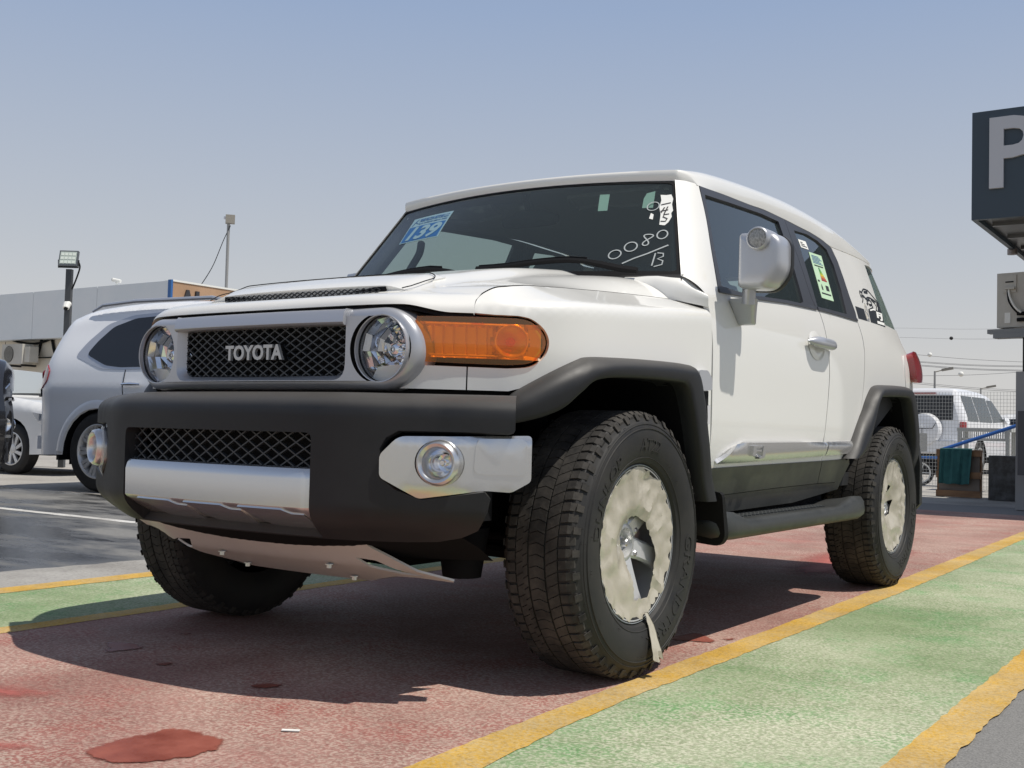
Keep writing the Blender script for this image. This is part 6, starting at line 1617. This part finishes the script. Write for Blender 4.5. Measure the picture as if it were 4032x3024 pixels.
def onwall(px_az,sl,y=None):
    y=BY+.30 if y is None else y
    a=R(px_az); d=(y-CAM_LOC.y)/math.cos(a); return Vector((CAM_LOC.x+d*math.sin(a),y,CAM_LOC.z+sl*d))
cable('wall_cable',[onwall(-59.4,.0725),onwall(-58.9,.0665),onwall(-58.2,.0625),onwall(-57.5,.0625),onwall(-56.9,.0670),onwall(-56.6,.0720)],.035,M['gap'],'dark cable sagging along the beige wall under the fascia',parent=None)
cable('pipe_loop',[onwall(-57.45,.052),onwall(-57.35,.062),onwall(-57.25,.0715),onwall(-57.1,.074),onwall(-56.9,.070),onwall(-56.75,.058),onwall(-56.65,.054)],.045,M['gap'],'dark pipe looped over the beige wall beside the air conditioner','pipe')
cable('wall_cable',[onwall(-57.5,.0505),onwall(-56.8,.0515),onwall(-56.2,.053)],.02,M['gap'],'thin dark cable running level along the beige wall')
cable('wall_cable',[onwall(-56.68,.056),onwall(-56.7,.048),onwall(-56.72,.040)],.025,M['gap'],'dark cable dropping down the beige wall from the looped pipe')
# air conditioner on the wall
def aircon(name,loc,rz,w,h,d,label):
    r=empty(name,loc,rz); tag(r,label,'air conditioner')
    b=MB(); b.box((-w/2,-d/2,0),(w/2,d/2,h)); CS=b.make('casing',M['ac'],r)
    return r
M['ac']=noisy(mat('aged_cream_casing',(.50,.48,.43),.55),(.46,.44,.39),(.55,.53,.48),2,5)
acl=onwall(-58.32,.0443,BY-.05)
AC=aircon('air_conditioner',acl,0,1.02,.58,.36,'cream air conditioner box with round fan grille on the beige wall')
b=MB()
for k in range(15):
    r_1=.23; zz=-.21+.03*k; hw_=math.sqrt(max(0,r_1*r_1-zz*zz)); b.box((-.16-hw_,-.205,.29+zz-.006),(-.16+hw_,-.19,.29+zz+.006))
b.make('fan_grille',M['ac'],AC)
V,F=lathe([(.0,.24),(-.008,.24),(-.008,.0)],(-.16,-.181,.29),'y',28); mesh('fan_opening',V,F,M['gap'],AC)
b=MB(); b.box((.52,-.12,.05),(.78,.16,.50)); b.make('service_box',M['ac'],AC)
b=MB(); b.box((-.4,-.1,-.06),(-.34,.35,-.0)); b.box((.34,-.1,-.06),(.4,.35,0)); b.make('bracket',M['plastic'],AC)
# roof camera
cl=onwall(-54.05,.1187,BY+.15)
def seccam(loc,rz,label,s=1.0):
    r=empty('security_camera',loc,rz); tag(r,label,'camera')
    b=MB(); b.tube([(0,0,0),(0,0,.12*s)],.03*s,8); b.tube([(0,0,.12*s),(-.02*s,0,.17*s)],.05*s,8); b.make('bracket',M['paper'],r,True)
    b=MB(); b.tube([(.14*s,0,.16*s),(-.14*s,0,.21*s)],[.055*s,.065*s],10); b.make('housing',M['paper'],r,True)
    b=MB(); b.tube([(-.14*s,0,.21*s),(-.165*s,0,.214*s)],.05*s,10); b.make('lens',M['gap'],r,True)
    return r
seccam((cl.x,cl.y,4.38),.3,'white security camera on top of the grey fascia',.85)
# floodlight on a dark post in front of the fascia
fp=at(-56.2,18)
FL=empty('floodlight',(fp[0],fp[1],0),R(35)); tag(FL,'square LED floodlight on a dark grey post before the fascia','lamp')
b=MB(); b.box((-.042,-.042,0),(.042,.042,2.98)); b.make('post',mat('dark_grey_post',(.07,.075,.08),.5,metal=.3),FL)
b=MB(); 
def FLp(u,v,w): 
    # face tilted down a little
    t=R(-14); x=u; y=-w; z=v; return (x,-.03+y*math.cos(t)-z*math.sin(t),3.13+z*math.cos(t)+y*math.sin(t))
b.prism([(-.14,-.12),(.14,-.12),(.14,.12),(-.14,.12)],lambda u,v:FLp(u,v,0),lambda u,v:FLp(u,v,.05)); HS=b.make('housing',mat('lamp_housing_grey',(.10,.11,.12),.5),FL)
b=MB(); b.prism([(-.122,-.095),(.122,-.095),(.122,.10),(-.122,.10)],lambda u,v:FLp(u,v,.051),lambda u,v:FLp(u,v,.053)); b.make('glass',mat('led_panel',(.50,.56,.50),.25,coat=.6),HS)
for i in range(3):
    for j in range(4):
        b=MB(); u0=-.11+j*.057; v0=-.085+i*.062; b.prism([(u0,v0),(u0+.045,v0),(u0+.045,v0+.04),(u0,v0+.04)],lambda u,v:FLp(u,v,.053),lambda u,v:FLp(u,v,.057)); b.make('led',mat('led_chip',(.75,.8,.72),.3) if (i,j)==(0,0) else bpy.data.materials['led_chip'],HS)
b=MB(); b.tube([FLp(-.15,-.02,.02),FLp(-.15,-.13,.0),FLp(.15,-.13,.0),FLp(.15,-.02,.02)],.012,6); b.make('yoke',M['plastic'],FL)
b=MB(); b.tube(catmull([FLp(.13,-.02,0),(.15,.0,3.02),(.11,.0,2.86),(.045,.0,2.68)],8),.012,6); b.make('lead',M['gap'],FL,True)
b=MB(); b.tube([(.02,-.04,2.45),(.02,-.12,2.44)],.045,10); b.tube([(.02,-.10,2.46),(.02,-.14,2.38)],.05,10); CC_=b.make('dome_camera',M['paper'],FL,True)
b=MB(); b.tube([(.02,-.135,2.385),(.02,-.15,2.36)],.03,8); b.make('lens',M['gap'],CC_,True)
# tall thin mast
tp=at(-48.88,38); zt_=.714+.1759*38
TM=empty('light_mast',(tp[0],tp[1],0),R(50)); tag(TM,'tall thin grey mast with a small square lamp behind the showroom','lamp')
b=MB(); b.tube([(0,0,0),(0,0,zt_)],.05,8); b.make('mast',mat('galvanised_mast',(.35,.35,.34),.5,metal=.4),TM,True)
b=MB(); b.box((-.10,-.12,zt_-.02),(.20,.12,zt_+.26)); b.make('lamp_box',mat('weathered_lamp_box',(.30,.28,.24),.6),TM)
b=MB(); b.box((-.16,-.05,zt_+.12),(-.10,.05,zt_+.2)); b.make('bracket',M['steel'],TM)
cable('mast_cable',[Vector((tp[0]+.1,tp[1],zt_-.1)),at(-49.1,37.8,.160),at(-49.5,36,.140),at(-49.8,34.5,.129),at(-50.1,33,.1200)],.014,M['gap'],'thin dark cable slanting from the mast to the showroom roof')
# ------------------------------------------------------------ sign box and booth on the right
M['signface']=mat('slate_sign_panel',(.035,.055,.075),.42)
M['signtxt']=mat('pale_grey_letter',(.52,.53,.56),.5)
M['soffit']=noisy(mat('grey_soffit_sheet',(.14,.145,.15),.35,metal=.3),(.11,.115,.12),(.17,.175,.18),1.5,3)
SG=empty('parking_sign',(-.02,8.80,0)); tag(SG,'large slate sign box with a pale letter P high on the right','sign')
b=MB(); b.box((0,0,2.95),(4.2,.06,4.04)); b.make('face_panel',M['signface'],SG)
b=MB(); b.box((.0,.061,2.95),(.05,3.55,4.03)); b.make('side_panel',M['signface'],SG)
b=MB(); b.box((-.045,.8,3.12),(-.002,3.0,3.80)); b.make('side_plate',M['signtxt'],SG)
b=MB(); b.box((.051,.061,3.00),(4.2,3.55,3.03)); SO=b.make('soffit',M['soffit'],SG)
for yy in (.5,1.3,2.1,2.9): b=MB(); b.box((.10,yy,2.965),(4.1,yy+.07,2.999)); b.make('soffit_rib',M['soffit'],SO)
for xx,yy in ((.45,.9),(.9,1.7),(.55,2.4)): b=MB(); b.box((xx,yy,2.975),(xx+.35,yy+.25,2.997)); b.make('soffit_lamp',mat('unlit_soffit_lamp',(.25,.25,.26),.3),SO)
b=MB(); b.box((.0,3.551,2.94),(4.2,3.6,4.03)); b.make('back_panel',M['signface'],SG)
text('sign_letters','P',lambda u,v,w:(lerp(.17,.62,u),-.001-.035*w,lerp(3.245,3.955,v)),M['signtxt'],SG,bold=.02)
text('sign_letters','ARKING',lambda u,v,w:(lerp(.72,3.6,u),-.001-.035*w,lerp(3.245,3.955,v)),M['signtxt'],SG,bold=.02) if False else None
b=MB(); b.tube([(.02,2.05,2.90),(.02,2.05,2.965)],.055,10); b.make('dome_camera',mat('grey_dome',(.25,.22,.21),.5),SG,True)
BO=empty('booth',(-.0,10.4,0)); tag(BO,'grey parking booth wall and dark cabinet under the sign','building')
b=MB(); b.box((.36,0,0),(3.6,2.6,2.96)); b.make('wall',mat('grey_booth_panel',(.22,.225,.23),.5),BO)
p1=at(-9.947,13.2); p2=at(-9.797,12.9)
b=MB(); b.box((p1[0],-.25,.0),(p1[0]+.9,-.02,.714+.0597*13.2)); b.make('side_panel',mat('grey_cabinet_sheet',(.26,.265,.27),.5),BO)
b=MB(); b.box((p2[0],-.62,.714-.0255*12.9),(p2[0]+.9,-.27,.714+.0271*12.9)); b.make('cabinet',mat('dark_cabinet_sheet',(.05,.055,.065),.45),BO)
b=MB(); b.box((p1[0]+.145,-.26,1.05),(p1[0]+.6,-.252,2.0)); b.make('white_plate',M['paper'],BO)  # plain white plate in front of the booth panel
b=MB(); b.tube([(p1[0]+.12,-.15,.0),(p1[0]+.12,-.15,2.7)],.02,8); b.make('post',M['plastic'],BO)
# outdoor unit under the sign
pa=at(-10.72,14)
A2=empty('air_conditioner',(pa[0],pa[1],.714+.0955*14),R(-10)); tag(A2,'cream air conditioner unit on a bracket below the large sign','air conditioner')
b=MB(); b.box((0,0,0),(.85,.33,.63)); CS=b.make('casing',M['ac'],A2)
b=MB(); b.box((.07,-.012,.40),(.22,-.001,.60)); b.make('cover_plate',M['ac'],CS)
b=MB(); b.box((.10,-.018,.515),(.19,-.013,.53)); b.make('label_slot',M['gap'],CS)
b=MB(); b.box((.10,-.05,.435),(.21,-.013,.46)); b.make('terminal_box',M['ac'],CS)
b=MB(); b.box((.09,-.006,.05),(.155,-.001,.17)); b.make('data_label',M['paper'],CS)
b=MB(); b.tube(catmull([(.14,-.03,.43),(.17,-.05,.33),(.23,-.06,.22),(.29,-.05,.16)],6),.012,6); b.make('hose',M['paper'],CS,True)
b=MB(); b.tube(catmull([(.13,-.03,.43),(.15,-.045,.30),(.21,-.05,.20),(.28,-.045,.13)],6),.010,6); b.make('hose',M['gap'],CS,True)
for z_ in (.08,.15): b=MB(); b.tube([(.24,-.03,z_),(.33,-.03,z_)],.022,8); b.make('valve',M['gap'],CS,True)
b=MB(); b.box((-.09,-.05,-.07),(.95,.06,-.02)); b.box((-.0,.061,-.09),(.08,.45,-.02)); b.box((.72,.061,-.09),(.80,.45,-.02)); b.box((-.02,-.06,-.125),(.95,.10,-.071)); b.make('bracket',mat('grey_steel_bracket',(.22,.23,.235),.5,metal=.3),A2)
b=MB(); b.tube([(.30,.02,-.07),(.30,.02,-1.8)],.016,8); b.make('support_post',M['plastic'],A2,True)
# granite planter, board, cloth, fence, table, pipe
M['granite']=noisy(mat('dark_granite',(.03,.033,.037),.35,spec=.5),(.012,.014,.017),(.075,.082,.09),9,7,.42,.68)
g0=at(-11.04,15.3)
GR=empty('planter',(g0[0],g0[1],0)); tag(GR,'low dark granite planter wall beside the booth','planter')
b=MB(); b.box((0,0,0),(.33,.5,.56)); b.make('granite_slab',M['granite'],GR)
b=MB(); b.box((.335,.08,.29),(1.3,.5,.56)); b.make('granite_slab',M['granite'],GR)
b=MB(); b.box((.335,-.02,0),(1.3,.5,.285)); b.make('granite_slab',M['granite'],GR)
w0=at(-13.17,16.0); w1=at(-11.0,16.2)
M['wood']=noisy(mat('weathered_pallet_wood',(.26,.14,.07),.75),(.19,.10,.05),(.32,.18,.09),3,6,.35,.65,stretch=(1,1,6),bump=.2,bscale=60)
M['ply']=noisy(mat('grey_brown_board',(.20,.16,.13),.8),(.16,.13,.11),(.25,.21,.17),2,5)
WB=empty('pallet',(w0[0],w0[1]-.2,0)); tag(WB,'brown wooden pallet board standing on edge left of the planter','pallet')
LW=w1[0]-w0[0]
b=MB(); b.box((0.03,.02,.06),(LW-.02,.04,.60)); b.make('board',M['ply'],WB)
for z0_,z1_ in ((.0,.085),(.245,.33),(.535,.62)): b=MB(); b.box((0,-.02,z0_),(LW,.019,z1_)); b.make('plank',M['wood'],WB)
for x0_ in (0,LW*.5,LW-.09): b=MB(); b.box((x0_,.041,0),(x0_+.09,.10,.62)); b.make('batten',M['wood'],WB)
rows=[]
for j in range(12):
    t=j/11; z=lerp(.635,.17,max(0,(t-.08)/.92)); y=-.035-.02*sstep(0,.1,t) if t>.05 else .06
    rows.append([(lerp(.06+.0*t,.46-.015*t,i/14)-.02*t,w0[1]*0+y-.012*math.sin(i*.9+t*2)*t-.006*math.sin(i*2.3),z+.006*math.sin(i*1.1)*(t>.9)) for i in range(15)])
CL=grid('cloth',rows,noisy(mat('teal_towel',(.02,.10,.10),.9),(.018,.085,.085),(.03,.13,.125),8,5),None,thick=.004); CL.location=(w0[0],w0[1]-.2,0); tag(CL,'teal towel hung over the wooden pallet','towel')
f0_=at(-15.4,17.0); f1_=at(-9.7,17.0)
FN=empty('wire_fence',(f0_[0],f0_[1]+.25,0)); tag(FN,'grey welded wire mesh fence before the white off-roader','fence')
b=MB(); FW=f1_[0]-f0_[0]; x=0
while x<FW: b.tube([(x,0,.06),(x,0,1.43)],.0021,4,False); x+=.043
for k in range(28): b.tube([(0,-.006,.06+.0508*k),(FW,-.006,.06+.0508*k)],.0021,4,False)
tag(b.make('wire_mesh',mat('galvanised_wire',(.42,.43,.43),.5,metal=.3),FN),kind='stuff')
for xx in (.02,FW-.02): b=MB(); b.tube([(xx,.03,0),(xx,.03,1.40)],.012,6); b.make('fence_post',bpy.data.materials['galvanised_wire'],FN)
t0=at(-12.55,17.6); t1=at(-10.15,17.6)
TB=empty('table',(t0[0],t0[1]+.2,0)); tag(TB,'pale grey metal table frame standing behind the wire fence','table')
tw=t1[0]-t0[0]; gm=mat('pale_grey_steel',(.45,.46,.44),.5)
b=MB(); b.box((-.01,0,.885),(tw+.02,.5,.93)); b.make('top',gm,TB)
b=MB(); b.box((.0,.02,.745),(tw,.06,.785)); b.make('rail',gm,TB)
for k in range(24): b=MB(); b.box((.01+k*tw/24,.03,.786),(.01+k*tw/24+.012,.05,.884)); b.make('slat',gm,TB)
for xx in (0,tw-.06):
    for yy in (0,.44): b=MB(); b.box((xx,yy,0),(xx+.055,yy+.055,.884)); b.make('leg',gm,TB)
bp0=at(-13.0,16.75,-.006); bp1=at(-9.78,16.9,.0150)
b=MB(); b.tube([bp0-Vector((0,.05,0)),bp1-Vector((0,.05,0))],.026,10); tag(b.make('blue_pipe',mat('blue_plastic_pipe',(.02,.10,.36),.4),None,True),'blue plastic pipe leaning across the wire fence','pipe')
# hand cart
hc=at(-14.05,19.3)
HC=empty('hand_cart',(hc[0],hc[1],0)); tag(HC,'small cart with white rimmed wheels behind the off-roader, blue tray edge','cart')
for dx,dy in ((0,0),(.45,.35)):
    V,F=lathe([(-.02,.17),(-.02,.21),(.02,.21),(.02,.17)],(0,0,0),'y',28); T_=mesh('wheel',V,F,M['tyre'],HC,True,40,loc=(dx,dy,.21))
    V,F=lathe([(-.012,.145),(-.012,.172),(.012,.172),(.012,.145)],(0,0,0),'y',28); mesh('rim',V,F,M['paper'],T_)
    b=MB()
    for k in range(5): a=2*math.pi*k/5; b.tube([(0,0,0),(.15*math.cos(a),0,.15*math.sin(a))],.008,5)
    b.make('spokes',M['paper'],T_)
b=MB(); b.box((-.25,-.05,.44),(.65,.45,.47)); b.make('tray',mat('blue_cart_tray',(.04,.14,.40),.5),HC)
b=MB(); b.box((.0,.05,.20),(.5,.12,.43)); b.make('frame',M['plastic'],HC)
# ------------------------------------------------------------ far street lamps and power lines
def streetlamp(az,d,sl,label):
    p=at(az,d); h=.714+sl*d; r=empty('street_lamp',(p[0],p[1],0),R(10)); tag(r,label,'lamp','far street lamps')
    b=MB(); b.tube([(0,0,0),(0,0,h)],[.14,.09],8); b.make('pole',bpy.data.materials['galvanised_mast'],r,True)
    b=MB(); b.tube([(0,0,h-.1),(.9,0,h+.15)],.06,6); b.obox((1.2,0,h+.2),(.55,0,.10),(0,.2,0),(-.02,0,.12)); b.make('lamp_head',bpy.data.materials['weathered_lamp_box'],r)
streetlamp(-13.45,120,.0595,'far street lamp left of the white off-roader roof')
streetlamp(-11.40,150,.0455,'far street lamp above the windscreen end of the fenced off-roader')
WM=mat('far_wire',(.20,.20,.21),.6)
def wire(az0,s0,az1,s1,d,label,n=1,dz=.0,r=.04,grp='overhead wires'):
    for k in range(n):
        P=[]
        for i in range(25):
            t=i/24*2.2-.6; t_=max(-.6,min(1.6,t)); P.append(at(lerp(az0,az1,t_),d,lerp(s0,s1,t_)+dz*k-.0008*math.sin(math.pi*max(0,min(1,t_)))))
        b=MB(); b.tube(P,r,5); tag(b.make('overhead_wire',WM,None,True),(label if n==1 else ('upper strand of the ','lower strand of the ')[k]+label),'wire',grp)
wire(-14.0,.0675,-9.6,.0640,220,'upper pair of far overhead wires right of the tail lamp',2,-.0008)
wire(-14.0,.0645,-9.6,.0605,220,'lower pair of far overhead wires right of the tail lamp',2,-.0008)
wire(-14.0,.0555,-9.6,.0590,230,'far overhead wire carrying the lowest marker ball')
wire(-14.0,.0495,-9.6,.0440,240,'lowest far overhead wires above the fenced car',2,-.0012)
wire(-14.6,.0740,-9.6,.0672,225,'far overhead wire carrying the left marker ball')
wire(-14.6,.0880,-9.6,.0865,235,'far overhead wire carrying the highest marker ball',1,0,.025)
wire(-14.6,.0960,-9.6,.0950,235,'highest faint far overhead wire',1,0,.02)
for az,sl,d,rr_,lb,c in ((-13.680,.0733,225,.42,'left pale marker ball on the overhead wire','paper'),(-12.273,.0571,230,.50,'lowest pale marker ball on the overhead wire','paper'),(-12.721,.0872,235,.36,'highest grey marker ball on the overhead wire','plastic')):
    V=[];F=[]
    bm=bmesh.new(); bmesh.ops.create_uvsphere(bm,u_segments=14,v_segments=8,radius=rr_); me=bpy.data.meshes.new('marker_ball'); bm.to_mesh(me); bm.free()
    o=link('marker_ball',me,M[c],None,at(az,d,sl)); tag(o,lb,'marker ball','marker balls on the overhead wires')

# nothing deeper than thing > part > sub-part
def depth(o):
    d=0
    while o.parent is not None: o=o.parent; d+=1
    return d
for o in list(bpy.data.objects):
    while depth(o)>2:
        p_=o.parent; mb_=p_.matrix_basis@o.matrix_basis; o.parent=p_.parent; o.matrix_basis=mb_
